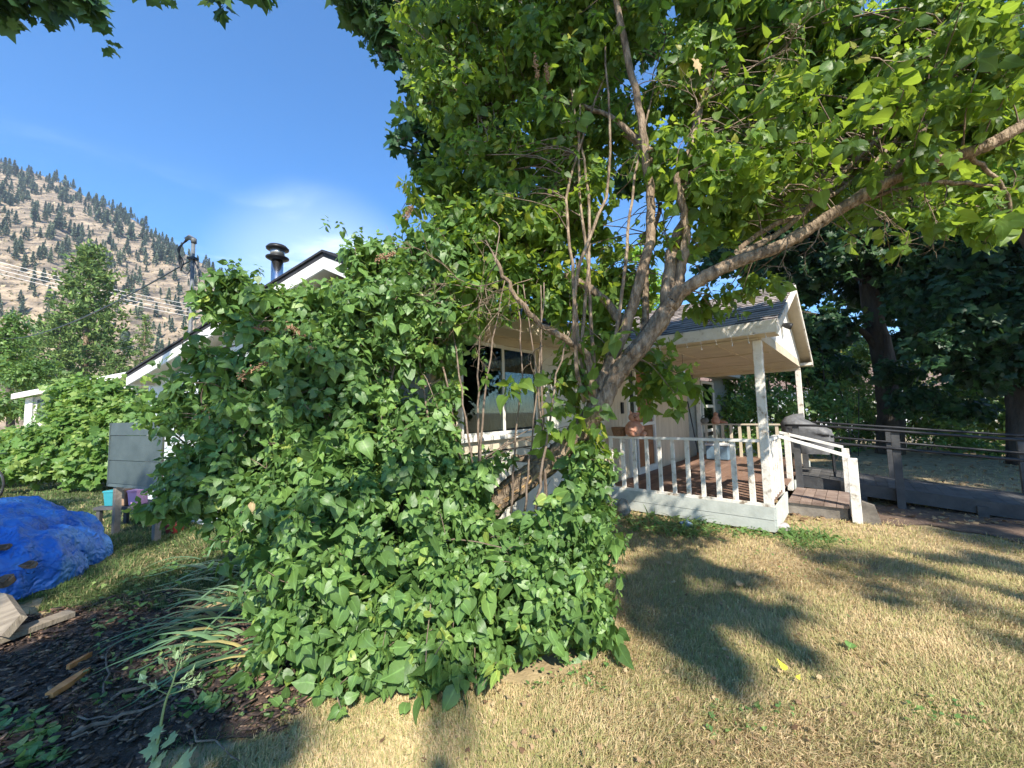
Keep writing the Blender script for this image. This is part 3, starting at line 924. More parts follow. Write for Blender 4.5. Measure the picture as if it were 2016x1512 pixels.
def lap_wall(org, d, nrm, length, z0, ztop, openings, mat, course=0.2, joint=2.44):
    """lap boards as single parts; ztop(w) gives the wall height; openings = (w0, w1, z0, z1)"""
    z = z0; i = 0
    zmax = max(ztop(x) for x in np.linspace(0, length, 30))
    while z < zmax - 0.02:
        z1 = min(z + course, zmax)
        segs = [(0.0, length)]
        ok_w = [x for x in np.linspace(0, length, 120) if ztop(x) > z + 0.03]
        if not ok_w: break
        segs = [(min(ok_w), max(ok_w))]
        for (a_, b_, c_, d_) in openings:
            if z1 > c_ + 0.02 and z < d_ - 0.02:
                ns_ = []
                for (p, q) in segs:
                    if b_ <= p or a_ >= q: ns_.append((p, q)); continue
                    if a_ - p > 0.02: ns_.append((p, a_))
                    if q - b_ > 0.02: ns_.append((b_, q))
                segs = ns_
        for (p, q) in segs:
            cuts = [p]
            x = (math.floor((p + (i % 3) * 0.8) / joint) + 1) * joint - (i % 3) * 0.8
            while x < q - 0.15:
                if x > p + 0.15: cuts.append(x)
                x += joint
            cuts.append(q)
            for c0, c1 in zip(cuts[:-1], cuts[1:]):
                m = MB()
                c0 += 0.002; c1 -= 0.002
                base = [org + d * c0 + Z * z, org + d * c1 + Z * z]
                zt = lambda x: min(z1, ztop(x))
                pts = [org + d * c0 + nrm * 0.014 + Z * (z - 0.012), org + d * c1 + nrm * 0.014 + Z * (z - 0.012),
                       org + d * c1 + nrm * 0.001 + Z * (zt(c1)), org + d * c0 + nrm * 0.001 + Z * (zt(c0))]
                m.prism(pts, -nrm * 0.012)
                m.build('siding_board', mat, house)
        z = z1; i += 1


# window wall, door wall, far wall share one line; w = s + 3.5
W0, W1, WZ0, WZ1 = 0.36, 1.72, 1.34, 2.40
flat = lambda x: 2.62
lap_wall(WC, A, B, 3.45, 0.05, flat, [(W0, W1, WZ0, WZ1)], M_sidebeige, 0.22)
# far grey wall, s 4.4 .. 8.9
FW = F(4.4, KW)
lap_wall(FW, A, B, 4.5, 0.05, lambda x: 2.62, [(1.25, 2.5, 0.92, 2.32)], M_greygreen, 0.24)
MB().beam(F(8.9, KW - .01, 0), F(8.9, KW - .01, 2.6), A * .02, B * .03).build('corner_board', M_greygreen, house)
MB().beam(WC + B * .01, WC + B * .01 + Z * 2.6, A * .03, B * .03).build('corner_board', M_cream, house)
# vertical boards by the door, s -0.05 .. 4.4
s = -0.05
while s < 4.38:
    e = min(s + 0.145, 4.4)
    if not (s > 0.86 and e < 2.2):
        z0_ = 0.33 if s > 0 else 0.05
        MB().box(F((s + e) / 2, KW - .004, (z0_ + 2.5) / 2), A * ((e - s) / 2 - .004), B * .012, Z * ((2.5 - z0_) / 2)).build('vertical_board', M_groove, house)
    else:
        MB().box(F((s + e) / 2, KW - .004, 2.47), A * ((e - s) / 2 - .004), B * .012, Z * .03).build('vertical_board', M_groove, house)
    s += 0.145
# backing inside the door wall boards
MB().box(F(2.2, KW - .03, 1.4), A * 2.2, B * .008, Z * 1.1).build('inner_liner', M_groove, house)

# gable wall w along Gd
def gtop(w_):
    return float(np.interp(w_, [0, 1.57, 6.45], [2.78, 3.42, 2.36]))


lap_wall(WC, Gd, Gn, 6.45, 0.05, gtop, [], M_sidewhite, 0.22)
MB().beam(WC + Gd * 6.45 + Z * 0, WC + Gd * 6.45 + Z * 2.3, Gd * .03, Gn * .02).build('corner_board', M_white, house)
MB().box(WC + Gd * 6.45 + A * 4 + Z * 1.15, A * 4, Gd * .01, Z * 1.15).build('side_wall', M_sidewhite, house)
MB().box(F(8.9, KW) - B * 3.5 + Z * 1.25, B * 3.5, A * .01, Z * 1.25).build('side_wall', M_greygreen, house)
MB().box(F(2, KW - 4, .02), A * 5.4, B * 3.9, Z * .02).build('house_floor', M_darkwood, house)

MB().box(F(-1.6, KW - 1.7, 1.3), A * 1.9, B * .02, Z * 1.25).build('inner_liner', M_darkwood, house)  # dark partition added so the room behind the window reads dark
MB().box(F(2.5, KW - 8.2, 1.2), A * 6.2, B * .02, Z * 1.2).build('side_wall', M_sidebeige, house)
MB().box(F(.35, KW - .9, 1.3), A * .02, B * .85, Z * 1.25).build('inner_liner', M_darkwood, house)  # second dark partition, added at the side to darken the same room
MB().box(F(-1.6, KW - .85, 2.585), A * 1.9, B * .8, Z * .01).build('ceiling_liner', M_darkwood, house)  # dark ceiling added to keep light out of that room
# main roof
R0 = P(250, 737, 6.55); R1 = P(637, 497, 4.25); R2 = F(-3.95, KW + .42, 2.68)
L_ = A * 13.2
roof = MB()
roof.prism([R0, R1, R1 - Z * .05, R0 - Z * .05], L_)
roof.prism([R1 + A * .001, R2 + A * .001, R2 + A * .001 - Z * .05, R1 + A * .001 - Z * .05], L_)
ro = roof.build('roof', M_blackroof, house)
# ragged dark shingle courses on the rake edge
for (p, q, nn_) in ((R0, R1, 26), (R1, R2, 12)):
    for i in range(nn_):
        a_ = p.lerp(q, i / nn_); b_ = p.lerp(q, (i + .98) / nn_)
        MB().prism([a_ + Z * .03 - A * .02, b_ + Z * .03 - A * .02, b_ + Z * .004 - A * .02, a_ + Z * .004 - A * .02], A * 1.0 + Z * 0.0).build('shingle', M_blackroof, ro)
# rake fascia and soffit
MB().prism([R0 - Z * .052, R1 - Z * .052, R1 - Z * .19, R0 - Z * .19], A * .022).build('rake_board', M_white, house)
MB().prism([R1 - Z * .052, R2 - Z * .052, R2 - Z * .19, R1 - Z * .19], A * .022).build('rake_board', M_white, house)
sf = MB()
sf.prism([R0 - Z * .16 + A * .024, R1 - Z * .16 + A * .024, R1 - Z * .17 + A * .024, R0 - Z * .17 + A * .024], A * .75)
sf.prism([R1 - Z * .16 + A * .024, R2 - Z * .16 + A * .024, R2 - Z * .17 + A * .024, R1 - Z * .17 + A * .024], A * .75)
sf.build('soffit', M_cream, house)
# long eave over the window wall
ea = R2 + A * .03
MB().prism([ea - Z * .052 + B * .004, ea - Z * .052 + B * .026, ea - Z * .2 + B * .026, ea - Z * .2 + B * .004], A * 3.7).build('fascia', M_cream, house)
MB().prism([ea - Z * .17, ea - Z * .18, F(-3.92, KW + .02, 2.5), F(-3.92, KW + .02, 2.51)], A * 12.6).build('soffit', M_cream, house)
fa = F(5.2, KW + .42, 2.56)
MB().beam(fa, fa + A * 4.0, B * .012, Z * .06).build('gutter', M_white, house)
# left eave fascia
MB().prism([R0 - Z * .05, R0 - Z * .19, R0 - Z * .19 + Gd * .02, R0 - Z * .05 + Gd * .02], A * 12).build('fascia', M_white, house)

# brick chimney seen over the eave
cb = F(0.9, KW - 1.2, 2.9)
ch = MB().box(cb + Z * .2, A * .12, B * .12, Z * .3).build('chimney', M_brick, ro)

# window by the lilac
wo = lambda w_, z, off=0.0: WC + A * w_ + B * off + Z * z
wn = MB()
t_ = .085
wn.beam(wo(W0 - t_, WZ1 + t_ / 2, .02), wo(W1 + t_, WZ1 + t_ / 2, .02), B * .022, Z * t_ / 2)
wn.beam(wo(W0 - t_ - .02, WZ1 + t_ + .014, .03), wo(W1 + t_ + .02, WZ1 + t_ + .014, .03), B * .036, Z * .013)
wn.beam(wo(W0 - t_ / 2, WZ0, .019), wo(W0 - t_ / 2, WZ1 - .001, .019), B * .02, A * t_ / 2)
wn.beam(wo(W1 + t_ / 2, WZ0, .019), wo(W1 + t_ / 2, WZ1 - .001, .019), B * .02, A * t_ / 2)
win = wn.build('window', M_cream, house)
fr_ = MB()
for a_, b_ in ((W0, (W0 + W1) / 2 + .02), ((W0 + W1) / 2 - .02, W1)):
    o_ = .012 if a_ == W0 else -.012
    fr_.beam(wo(a_, WZ1 - .02, o_), wo(b_, WZ1 - .02, o_), B * .011, Z * .02)
    fr_.beam(wo(a_, WZ0 + .02, o_), wo(b_, WZ0 + .02, o_), B * .011, Z * .02)
    fr_.beam(wo(a_ + .02, WZ0 + .041, o_), wo(a_ + .02, WZ1 - .041, o_), B * .011, A * .02)
    fr_.beam(wo(b_ - .02, WZ0 + .041, o_), wo(b_ - .02, WZ1 - .041, o_), B * .011, A * .02)
fr_.build('frame', M_white, win)
for a_, b_, o_ in ((W0 + .04, (W0 + W1) / 2 - .02, .012), ((W0 + W1) / 2 + .02, W1 - .04, -.012)):
    MB().box(wo((a_ + b_) / 2, (WZ0 + WZ1) / 2, o_), A * (b_ - a_) / 2, B * .002, Z * ((WZ1 - WZ0) / 2 - .04)).build('pane', M_glass, win)
MB().beam(wo(W0 - t_ - .03, WZ0 - .025, .035), wo(W1 + t_ + .03, WZ0 - .025, .035), B * .045, Z * .022).build('sill', M_white, win)
MB().beam(wo(W0 - t_, WZ0 - .11, .02), wo(W1 + t_, WZ0 - .11, .02), B * .014, Z * .06).build('apron', M_cream, win)
# curtain folds
cp = []
for i in range(60):
    w_ = 0.95 + i * 0.013
    cp.append(wo(w_, WZ0 - .05, -.12 - .03 * math.sin(i * 1.15)))
cm = MB(); b0 = len(cm.v)
for p in cp: cm.v.append(tuple(p)); cm.v.append(tuple(p + Z * (WZ1 - WZ0 + .05)))
for i in range(59): cm.f.append((2 * i, 2 * i + 2, 2 * i + 3, 2 * i + 1))
cm.build('curtain', M_curtain, win, True)

# far window in the grey wall
fo = lambda w_, z, off=0.0: FW + A * w_ + B * off + Z * z
g = MB()
for (a_, b_) in ((1.25, 1.31), (2.44, 2.5)):
    g.beam(fo((a_ + b_) / 2, .92, .012), fo((a_ + b_) / 2, 2.32, .012), A * .04, B * .02)
for z_ in (.93, 1.62, 2.30):
    g.beam(fo(1.31, z_, .01), fo(2.44, z_, .01), Z * .04, B * .018)
fw = g.build('window', M_white, house)
for z_ in (1.27, 1.96):
    MB().box(fo(1.875, z_, 0), A * .56, B * .003, Z * .30).build('pane', M_glass, fw)
MB().box(fo(1.9, 1.6, -.25), A * .6, B * .01, Z * .7).build('curtain', M_curtain, fw)

# door with storm frame, s .9 .. 2.15
dr = MB()
for s_ in (0.93, 1.25, 2.13):
    dr.beam(F(s_, KW + .02, .35), F(s_, KW + .02, 2.42), A * .035, B * .02)
dr.beam(F(.9, KW + .02, 2.43), F(2.16, KW + .02, 2.43), Z * .03, B * .022)
dr.beam(F(1.29, KW + .02, 1.3), F(2.09, KW + .02, 1.3), Z * .03, B * .018)
dr.beam(F(1.29, KW + .02, .42), F(2.09, KW + .02, .42), Z * .06, B * .018)
door = dr.build('door', M_white, house)
MB().box(F(1.69, KW - .01, 1.38), A * .4, B * .006, Z * 1.0).build('door_leaf', M_doorwood, door)
for zz_ in (.75, 1.05, 1.65, 2.05):
    for ss_ in (1.5, 1.88):
        MB().box(F(ss_, KW + .0, zz_), A * .15, B * .006, Z * .12).build('door_panel', M_doorwood, door)
MB().box(F(1.09, KW - .005, 1.4), A * .12, B * .003, Z * .95).build('sidelight', M_glass, door)
MB().box(F(.66, KW + .03, 1.62), A * .035, B * .015, Z * .1).build('letter_plate', M_black, door)

# ================================================================== PORCH
porch = thing('porch', 'white covered front porch with a shingled gable roof and red brown deck', 'porch', F(0, 0))
DZ = .36
# deck boards along A
k = KW + .03
while k < 0.02:
    MB().box(F(2.6, k + .065, DZ - .014), A * 2.62, B * .0635, Z * .014).build('deck_board', M_deck, porch)
    k += .132
MB().beam(F(-.03, KW + .03, DZ - .01), F(-.03, .06, DZ - .01), A * .02, Z * .018).build('edge_trim', M_worn, porch)
for i, (za, zb) in enumerate(((.03, .17), (.175, .33))):
    MB().beam(F(-.04 - .004 * i, KW + .03, (za + zb) / 2), F(-.04 - .004 * i, .055, (za + zb) / 2), A * .012, Z * (zb - za) / 2).build('skirt_board', M_skirt, porch)
    MB().beam(F(-.02, .06 + .004 * i, (za + zb) / 2), F(1.12, .06 + .004 * i, (za + zb) / 2), B * .012, Z * (zb - za) / 2).build('skirt_board', M_skirt, porch)
    MB().beam(F(2.25, .06 + .004 * i, (za + zb) / 2), F(5.2, .06 + .004 * i, (za + zb) / 2), B * .012, Z * (zb - za) / 2).build('skirt_board', M_skirt, porch)


def post(s_, k_, z0, z1, hw=.05, m=M_worn, nm='post'):
    return bevel(MB().box(F(s_, k_, (z0 + z1) / 2), A * hw, B * hw, Z * (z1 - z0) / 2).build(nm, m, porch), .004)


post(0, 0, DZ, 2.44)
post(5.0, 0, DZ, 2.40)
post(5.0, KW + .1, DZ, 2.40)
RZ = 1.15
# near side railing
MB().beam(F(0, KW + .05, RZ), F(0, -.052, RZ), A * .045, Z * .018).build('top_rail', M_white, porch)
for i in range(11):
    kk = KW + .12 + i * .196
    tw = .03 + rnd.uniform(-.004, .004)
    bevel(MB().beam(F(0, kk, DZ), F(0, kk + rnd.uniform(-.006, .006), RZ - .02), A * .019, B * tw).build('baluster', M_worn, porch), .003)
# front railing post -> stair
MB().beam(F(.052, 0, RZ), F(1.1, 0, RZ - .01), B * .04, Z * .018).build('top_rail', M_white, porch)
for i in range(5):
    bevel(MB().beam(F(.17 + i * .18, 0, DZ), F(.17 + i * .18, 0, RZ - .02), B * .019, A * .032).build('baluster', M_worn, porch), .003)
post(1.1, 0, DZ - .2, RZ - .02, .042)
# stair rail down to the bottom post
MB().beam(F(1.1, .02, RZ - .01), F(1.1, .80, RZ - .27), A * .045, Z * .02).build('stair_rail', M_white, porch)
post(1.1, .82, 0, RZ - .29, .052)
MB().beam(F(2.22, -.1, RZ - .02), F(2.22, .72, RZ - .24), A * .04, Z * .02).build('stair_rail', M_white, porch)
post(2.22, .74, .02, RZ - .26, .045)
post(2.22, .0, DZ - .2, RZ - .03, .042)
# far and front railings
MB().beam(F(5.0, KW + .1, RZ), F(5.0, -.05, RZ), A * .04, Z * .018).build('top_rail', M_cream, porch)
for i in range(11):
    MB().beam(F(5.0, KW + .25 + i * .19, DZ), F(5.0, KW + .25 + i * .19, RZ - .02), A * .019, B * .03).build('baluster', M_cream, porch)
MB().beam(F(3.3, 0, RZ), F(4.95, 0, RZ), B * .04, Z * .018).build('top_rail', M_cream, porch)
for i in range(8):
    MB().beam(F(3.35 + i * .2, 0, DZ), F(3.35 + i * .2, 0, RZ - .02), A * .019, B * .03).build('baluster', M_cream, porch)
# steps
for j in range(5):
    MB().box(F(1.66, .145 + j * .135, .20), A * .56, B * .0645, Z * .018).build('step_tread', M_step, porch)
for s_ in (1.16, 2.16):
    MB().box(F(s_, .40, .09), A * .03, B * .33, Z * .09).build('stringer', M_oldwood, porch)
MB().box(F(1.66, .745, .09), A * .5, B * .012, Z * .085).build('step_riser', M_darkwood, porch)
MB().prism([F(1.075, .86, .0), F(1.075, 1.06, .0), F(1.075, 1.0, .26), F(1.075, .88, .30)], A * .1).build('brace_block', M_oldwood, porch)

# roof
SR, RZP = 2.5, 3.74
S0, S1, ZE = -.33, 5.33, 2.60
KF, KB = .24, -4.2
rise = (RZP - ZE) / (SR - S0)
ceil = MB().box(F(SR, (KW) / 2 + .02, 2.455), A * (SR + .12), B * (-KW / 2 + .0), Z * .008).build('ceiling', M_cream, porch)
for kk in (-1.7, -1.1, -.5):
    MB().beam(F(.1, kk, 2.44), F(4.95, kk, 2.44), B * .02, Z * .006).build('batten', M_cream, porch)
for s_ in (1.4, 3.3):
    MB().beam(F(s_, -2.2, 2.436), F(s_, -.06, 2.436), A * .02, Z * .006).build('batten', M_cream, porch)
MB().beam(F(0, KW + .01, 2.51), F(0, .05, 2.51), A * .05, Z * .065).build('beam', M_cream, porch)
MB().beam(F(5, KW + .01, 2.46), F(5, .05, 2.46), A * .05, Z * .09).build('beam', M_cream, porch)
MB().beam(F(.052, .0, 2.51), F(4.948, .0, 2.51), B * .05, Z * .065).build('beam', M_cream, porch)
# roof deck (two slopes)
rp = MB()
for (sa, sgn) in ((S0, 1), (S1, -1)):
    rp.prism([F(sa, KF, ZE), F(SR, KF, RZP - .002 * (sgn < 0)), F(SR, KF, RZP - .03), F(sa, KF, ZE - .03)], B * (KB - KF))
proof = rp.build('roof', M_blackroof, porch)
# shingles on the visible slope
rows = 19
sl = Vector(A * (SR - S0) + Z * (RZP - ZE)); slen = sl.length; slu = sl.normalized(); nr = slu.cross(B).normalized()
if nr.z < 0: nr = -nr
protos = []
cntS = 0
shs = []
for r in range(rows):
    kk = KF + .015 - rnd.uniform(0, .2)
    kprev = KF + .015
    while kprev > -2.55:
        wd = rnd.choice((.16, .2, .26, .3, .22))
        kn = kprev - wd
        y0 = r * slen / rows - .015; y1 = y0 + slen / rows * (1.25 if rnd.random() < .5 else 1.12)
        dz_ = .008 if rnd.random() < .5 else .013
        o1 = F(S0, kprev, ZE) + slu * y0; o2 = F(S0, kn + .004, ZE) + slu * y0
        o3 = F(S0, kn + .004, ZE) + slu * min(y1, slen); o4 = F(S0, kprev, ZE) + slu * min(y1, slen)
        m = MB()
        pts = [o1 + nr * (.010 + dz_), o2 + nr * (.010 + dz_), o3 + nr * .003, o4 + nr * .003]
        m.prism(pts, -nr * .006)
        shs.append(m); kprev = kn
for m in shs[:300]: m.build('shingle', M_shingle, proof)
if len(shs) > 300:
    big = MB()
    for m in shs[300:]:
        b_ = len(big.v); big.v += m.v; big.f += [tuple(i + b_ for i in q) for q in m.f]
    big.build('shingle_field', M_shingle, proof, kind='stuff')
MB().beam(F(S0 - .03, KF + .02, ZE - .055), F(S0 - .03, KW - .2, ZE - .055), A * .014, Z * .075).build('fascia', M_worn, porch)
MB().beam(F(S1 + .03, KF, ZE - .055), F(S1 + .03, KW, ZE - .055), A * .014, Z * .075).build('fascia', M_cream, porch)
# rake boards at the front
for (sa, sgn) in ((S0, 1), (S1, -1)):
    MB().prism([F(sa, KF + .002, ZE - .031), F(SR - .001 * sgn, KF + .002, RZP - .031), F(SR - .001 * sgn, KF + .002, RZP - .17), F(sa, KF + .002, ZE - .15)], B * .025).build('rake_board', M_worn, porch)
# underside of the front overhang and closed eave returns
for (sa, sgn) in ((S0, 1), (S1, -1)):
    MB().prism([F(sa, .03, ZE - .06), F(SR - .002 * sgn, .03, RZP - .06), F(SR - .002 * sgn, .03, RZP - .07), F(sa, .03, ZE - .07)], B * (KF - .035)).build('overhang_soffit', M_cream, porch)
    e = sa + sgn * .34
    MB().prism([F(sa, KW, ZE - .12), F(e, KW, ZE - .12), F(e, KW, ZE - .13), F(sa, KW, ZE - .13)], B * (KF - KW)).build('eave_soffit', M_cream, porch)
MB().box(F(S1 - .15, KF - .1, ZE - .09), A * .18, B * .12, Z * .028).build('eave_return', M_worn, porch)
# pediment of vertical boards
s_ = -.1
while s_ < 5.1:
    e = min(s_ + .2, 5.1)
    top = lambda x: ZE + (SR - abs(x - SR) - S0 - 0.0) * rise - .075 if x <= SR else ZE + (S1 - x) * rise - .075
    zb = 2.578
    a_, b_ = s_ + .002, e - .002
    if min(top(a_), top(b_)) > zb + .01:
        pts = [F(a_, .052, zb), F(b_, .052, zb), F(b_, .052, top(b_))]
        if a_ < SR < b_: pts.append(F(SR, .052, top(SR)))
        pts.append(F(a_, .052, top(a_)))
        MB().prism(pts, -B * .014).build('pediment_board', M_white, porch)
    s_ += .2

# flood light on the pediment
fl = thing('flood_light', 'black twin security flood light fixed to the white porch gable', 'light', F(2.1, .06, 2.98))
MB().lathe(F(2.1, .07, 2.98), [(.05, -.015), (.05, .015)], 12, tuple(A), tuple(Z), tuple(B)).build('back_plate', M_black, fl)
MB().lathe(F(2.05, .12, 2.94), [(.02, -.06), (.045, 0), (.055, .07), (.05, .09)], 12, tuple(A), tuple((Z * .9 + B * .4).normalized()), tuple((B * .9 - Z * .4).normalized())).build('lamp_head', M_black, fl, True)
MB().lathe(F(2.2, .11, 2.96), [(.02, -.05), (.042, 0), (.05, .06), (.045, .08)], 12, tuple(A), tuple((Z * .9 + B * .4).normalized()), tuple((B * .9 - Z * .4).normalized())).build('lamp_head', M_greymetal, fl, True)

# icicle lights along the eave
ic = thing('icicle_lights', 'string of small icicle lights hanging from the porch eave', 'string lights', F(S0 - .06, -.9, 2.5))
m = MB(); pts = [F(S0 - .052, KF - i * .1, 2.475 + .006 * math.sin(i * 2)) for i in range(22)]
m.tube(pts, .004, 4).build('cord', M_wire, ic)
for i in range(12):
    kk = KF - .1 - i * .18
    ln = rnd.uniform(.05, .13)
    m = MB().tube([F(S0 - .052, kk, 2.474), F(S0 - .054, kk + .01, 2.474 - ln)], .003, 4)
    m.ball(F(S0 - .054, kk + .01, 2.47 - ln), .008, .008, .014, 6, 4)
    m.build('strand', M_wire, ic)

# wind chime
wc_ = thing('wind_chime', 'small round wind chime hanging under the porch ceiling', 'wind chime', F(.35, -1.05, 2.1))
MB().tube([F(.35, -1.05, 2.43), F(.35, -1.05, 2.26)], .003, 4).build('cord', M_black, wc_)
MB().ball(F(.35, -1.05, 2.2), .055, .055, .055).build('globe', M_steel, wc_, True)
for i in range(3):
    MB().tube([F(.35 + .02 * math.cos(i * 2), -1.05 + .02 * math.sin(i * 2), 2.15), F(.35 + .02 * math.cos(i * 2), -1.05 + .02 * math.sin(i * 2), 1.93)], .006, 5).build('chime_tube', M_chrome, wc_)

# pig statue on the rail
pk, pz = KW + .52, RZ + .02
pig = thing('pig_statue', 'terracotta pig figure sitting upright on the left end of the porch rail', 'statue', F(0, pk, pz))
d_ = (-A * .55 + B * .83)
pb = MB()
pb.lathe(F(0, pk, pz), [(.08, 0), (.125, .03), (.145, .09), (.13, .16), (.095, .21), (.07, .235)], 16, squash=(1, .92))
pb.build('body', M_terracotta, pig, True)
hc = F(0, pk, pz + .295) + d_ * .02
pm = MB().ball(hc, .088, .085, .078, 16, 10)
pm.build('head', M_terracotta, pig, True)
side = d_.cross(Z).normalized()
MB().lathe(hc + d_ * .06 - Z * .012, [(.045, 0), (.038, .04), (.034, .055)], 12, tuple(side), tuple(Z), tuple(d_)).build('snout', M_terracotta, pig, True)
for sg in (-1, 1):
    e0 = hc + side * .05 * sg + Z * .05
    MB().prism([e0 - side * .03, e0 + side * .03, e0 + side * .025 * sg + Z * .065 + d_ * .015], d_ * .015).build('ear', M_terracotta, pig)
    MB().tube([F(0, pk, pz + .17) + side * .1 * sg, F(0, pk, pz + .12) + side * .12 * sg + d_ * .06, F(0, pk, pz + .1) + side * .05 * sg + d_ * .12], [.032, .03, .024], 8).build('arm', M_terracotta, pig, True)
    MB().tube([F(0, pk, pz + .05) + side * .08 * sg, F(0, pk, pz + .035) + side * .09 * sg + d_ * .12, F(0, pk, pz + .05) + side * .085 * sg + d_ * .16], [.045, .04, .035], 8).build('foot', M_terracotta, pig, True)
    MB().tube([hc + d_ * .08 + side * (.035 * sg + .022 * math.cos(q)) + Z * (.02 + .018 * math.sin(q)) for q in np.linspace(0, 6.28, 11)], .004, 4, cap=False).build('eye_ring', M_black, pig)
# basket
bk_ = KW + .27
bas = thing('wicker_basket', 'brown wicker basket next to the pig statue on the porch rail', 'basket', F(0, bk_, RZ + .02))
bo = F(0, bk_, RZ + .02)
for i in range(7):
    rr = .08 + .004 * i
    MB().tube([bo + A * (rr * math.cos(q) + .002 * math.sin(q * 9)) + B * rr * math.sin(q) * 1.15 + Z * (.01 + i * .02) for q in np.linspace(0, 6.283, 25)], .011, 5, cap=False).build('woven_ring', M_wicker, bas)
MB().lathe(bo, [(.085, 0), (.085, .008)], 20).build('bottom', M_wicker, bas)

# far terracotta figure on the far rail
tf = thing('terracotta_figure', 'small reddish terracotta animal figure sitting on the far porch rail', 'figure', F(4.98, -1.75, RZ + .02))
b_ = F(4.98, -1.75, RZ + .02)
MB().lathe(b_, [(.09, 0), (.11, .04), (.10, .11), (.06, .18), (.045, .21)], 14).build('body', M_terracotta, tf, True)
MB().ball(b_ + Z * .24, .055, .055, .055).build('head', M_terracotta, tf, True)
MB().tube([b_ + B * .08 + Z * .05, b_ + B * .18 + Z * .04, b_ + B * .26 + Z * .02], [.045, .035, .02], 8).build('tail', M_terracotta, tf, True)
kt = thing('dark_kettle', 'dark round pot on the far porch rail left of the terracotta figure', 'pot', F(4.98, -2.05, RZ + .02))
MB().lathe(F(4.98, -2.02, RZ + .02), [(.06, 0), (.1, .05), (.1, .1), (.06, .15)], 12).build('pot_body', M_greyrock, kt, True)
MB().tube([F(4.98, -2.02, RZ + .17) + B * (.07 * math.cos(q)) + Z * .06 * math.sin(q) for q in np.linspace(0, math.pi, 7)], .008, 5).build('pot_handle', M_black, kt)
# blue cooler and cart under the window, broom
cl = thing('blue_cooler', 'grey blue cooler with a pale lid standing on the deck by the far rail', 'cooler', F(4.2, -1.55, DZ))
bevel(MB().box(F(4.2, -1.55, DZ + .17), A * .17, B * .24, Z * .16).build('cooler_body', M_bluebox, cl), .02)
bevel(MB().box(F(4.2, -1.55, DZ + .36), A * .18, B * .25, Z * .025).build('lid', M_sidewhite, cl), .01)
br = thing('broom', 'dark handled broom leaning on the beige wall inside the porch', 'broom', F(4.3, KW + .15, DZ))
MB().tube([F(4.2, KW + .25, DZ + .1), F(4.35, KW + .03, 1.75)], .014, 6).build('broom_handle', M_black, br)
MB().prism([F(4.13, KW + .31, DZ), F(4.27, KW + .31, DZ), F(4.23, KW + .27, DZ + .14), F(4.17, KW + .27, DZ + .14)], B * -.05).build('broom_head', M_wicker, br)

# covered barbecue
bq = F(2.95, .26, .34)
bb = thing('covered_barbecue', 'barbecue under a creased grey cover beside the top of the ramp', 'barbecue', bq)
cm = MB()
nu, nv = 30, 14
for j in range(nv):
    t = j / (nv - 1)
    for i in range(nu):
        q = 2 * math.pi * i / nu
        ca, sa = math.cos(q), math.sin(q)
        sq = 1 / max(abs(ca), abs(sa)) ** .75
        if t < .7:
            rr = .9 + .14 * (t / .7) + .06 * math.sin(q * 7 + t * 3); zz = .42 + .48 * t / .7
        else:
            q_ = (t - .7) / .3; rr = 1.04 * (1 - q_ ** 2 * .98); zz = .9 + .17 * math.sin(q_ * 1.57) + .02 * math.sin(q * 3 + q_ * 5)
        rr *= 1 + .05 * math.sin(q * 11 + t * 7)
        p = bq + B * (ca * sq * rr * .35 - .05 * zz) + A * (sa * sq * rr * .22) + Z * (zz * .92 - .1 * ca * (t >= .6))
        cm.v.append(tuple(p))
for j in range(nv - 1):
    for i in range(nu):
        i2 = (i + 1) % nu
        cm.f.append((j * nu + i, j * nu + i2, (j + 1) * nu + i2, (j + 1) * nu + i))
cm.build('cover', M_cover, bb, True)
for sx in (-1, 1):
    for sy in (-1, 1):
        MB().tube([bq + B * .30 * sx + A * .17 * sy + Z * .45, bq + B * .31 * sx + A * .18 * sy + Z * .02], .018, 6).build('leg', M_black, bb)

# ================================================================== RAMP
rampo = thing('wheelchair_ramp', 'dark grey timber wheelchair ramp with black pipe rails running right from the porch', 'ramp', F(2.8, .3))
def rz(k_): return .37 - .085 * max(0, k_ - .35)
k_ = .08
while k_ < 5.4:
    a_ = k_; b_ = k_ + .138
    MB().prism([F(2.42, a_, rz(a_)), F(2.42, b_, rz(b_)), F(2.42, b_, rz(b_) - .03), F(2.42, a_, rz(a_) - .03)], A * 1.12).build('ramp_board', M_ramp, rampo)
    k_ += .142
for s_ in (2.35, 3.58):
    MB().prism([F(s_, .08, rz(.08) + .03), F(s_, 5.4, rz(5.4) + .03), F(s_, 5.4, rz(5.4) - .15), F(s_, .08, rz(.08) - .15)], A * .04).build('side_joist', M_darkwood, rampo)
for s_ in (2.31, 3.64):
    for k2 in (.12, 1.32, 2.75, 4.2):
        MB().box(F(s_, k2, (rz(k2) + .88) / 2), A * .04, B * .045, Z * (rz(k2) + .88) / 2).build('ramp_post', M_darkwood, rampo)
    for zz_ in (.88, .62):
        MB().tube([F(s_ - .05, -.02 + .0, rz(0) + zz_), F(s_ - .05, .4, rz(.4) + zz_), F(s_ - .05, 5.4, rz(5.4) + zz_)], .02, 8).build('pipe_rail', M_black, rampo, True)
for k2 in (.9, 2.1, 3.3):
    MB().box(F(2.37, k2, .08), A * .05, B * .05, Z * .08).build('support_block', M_darkwood, rampo)

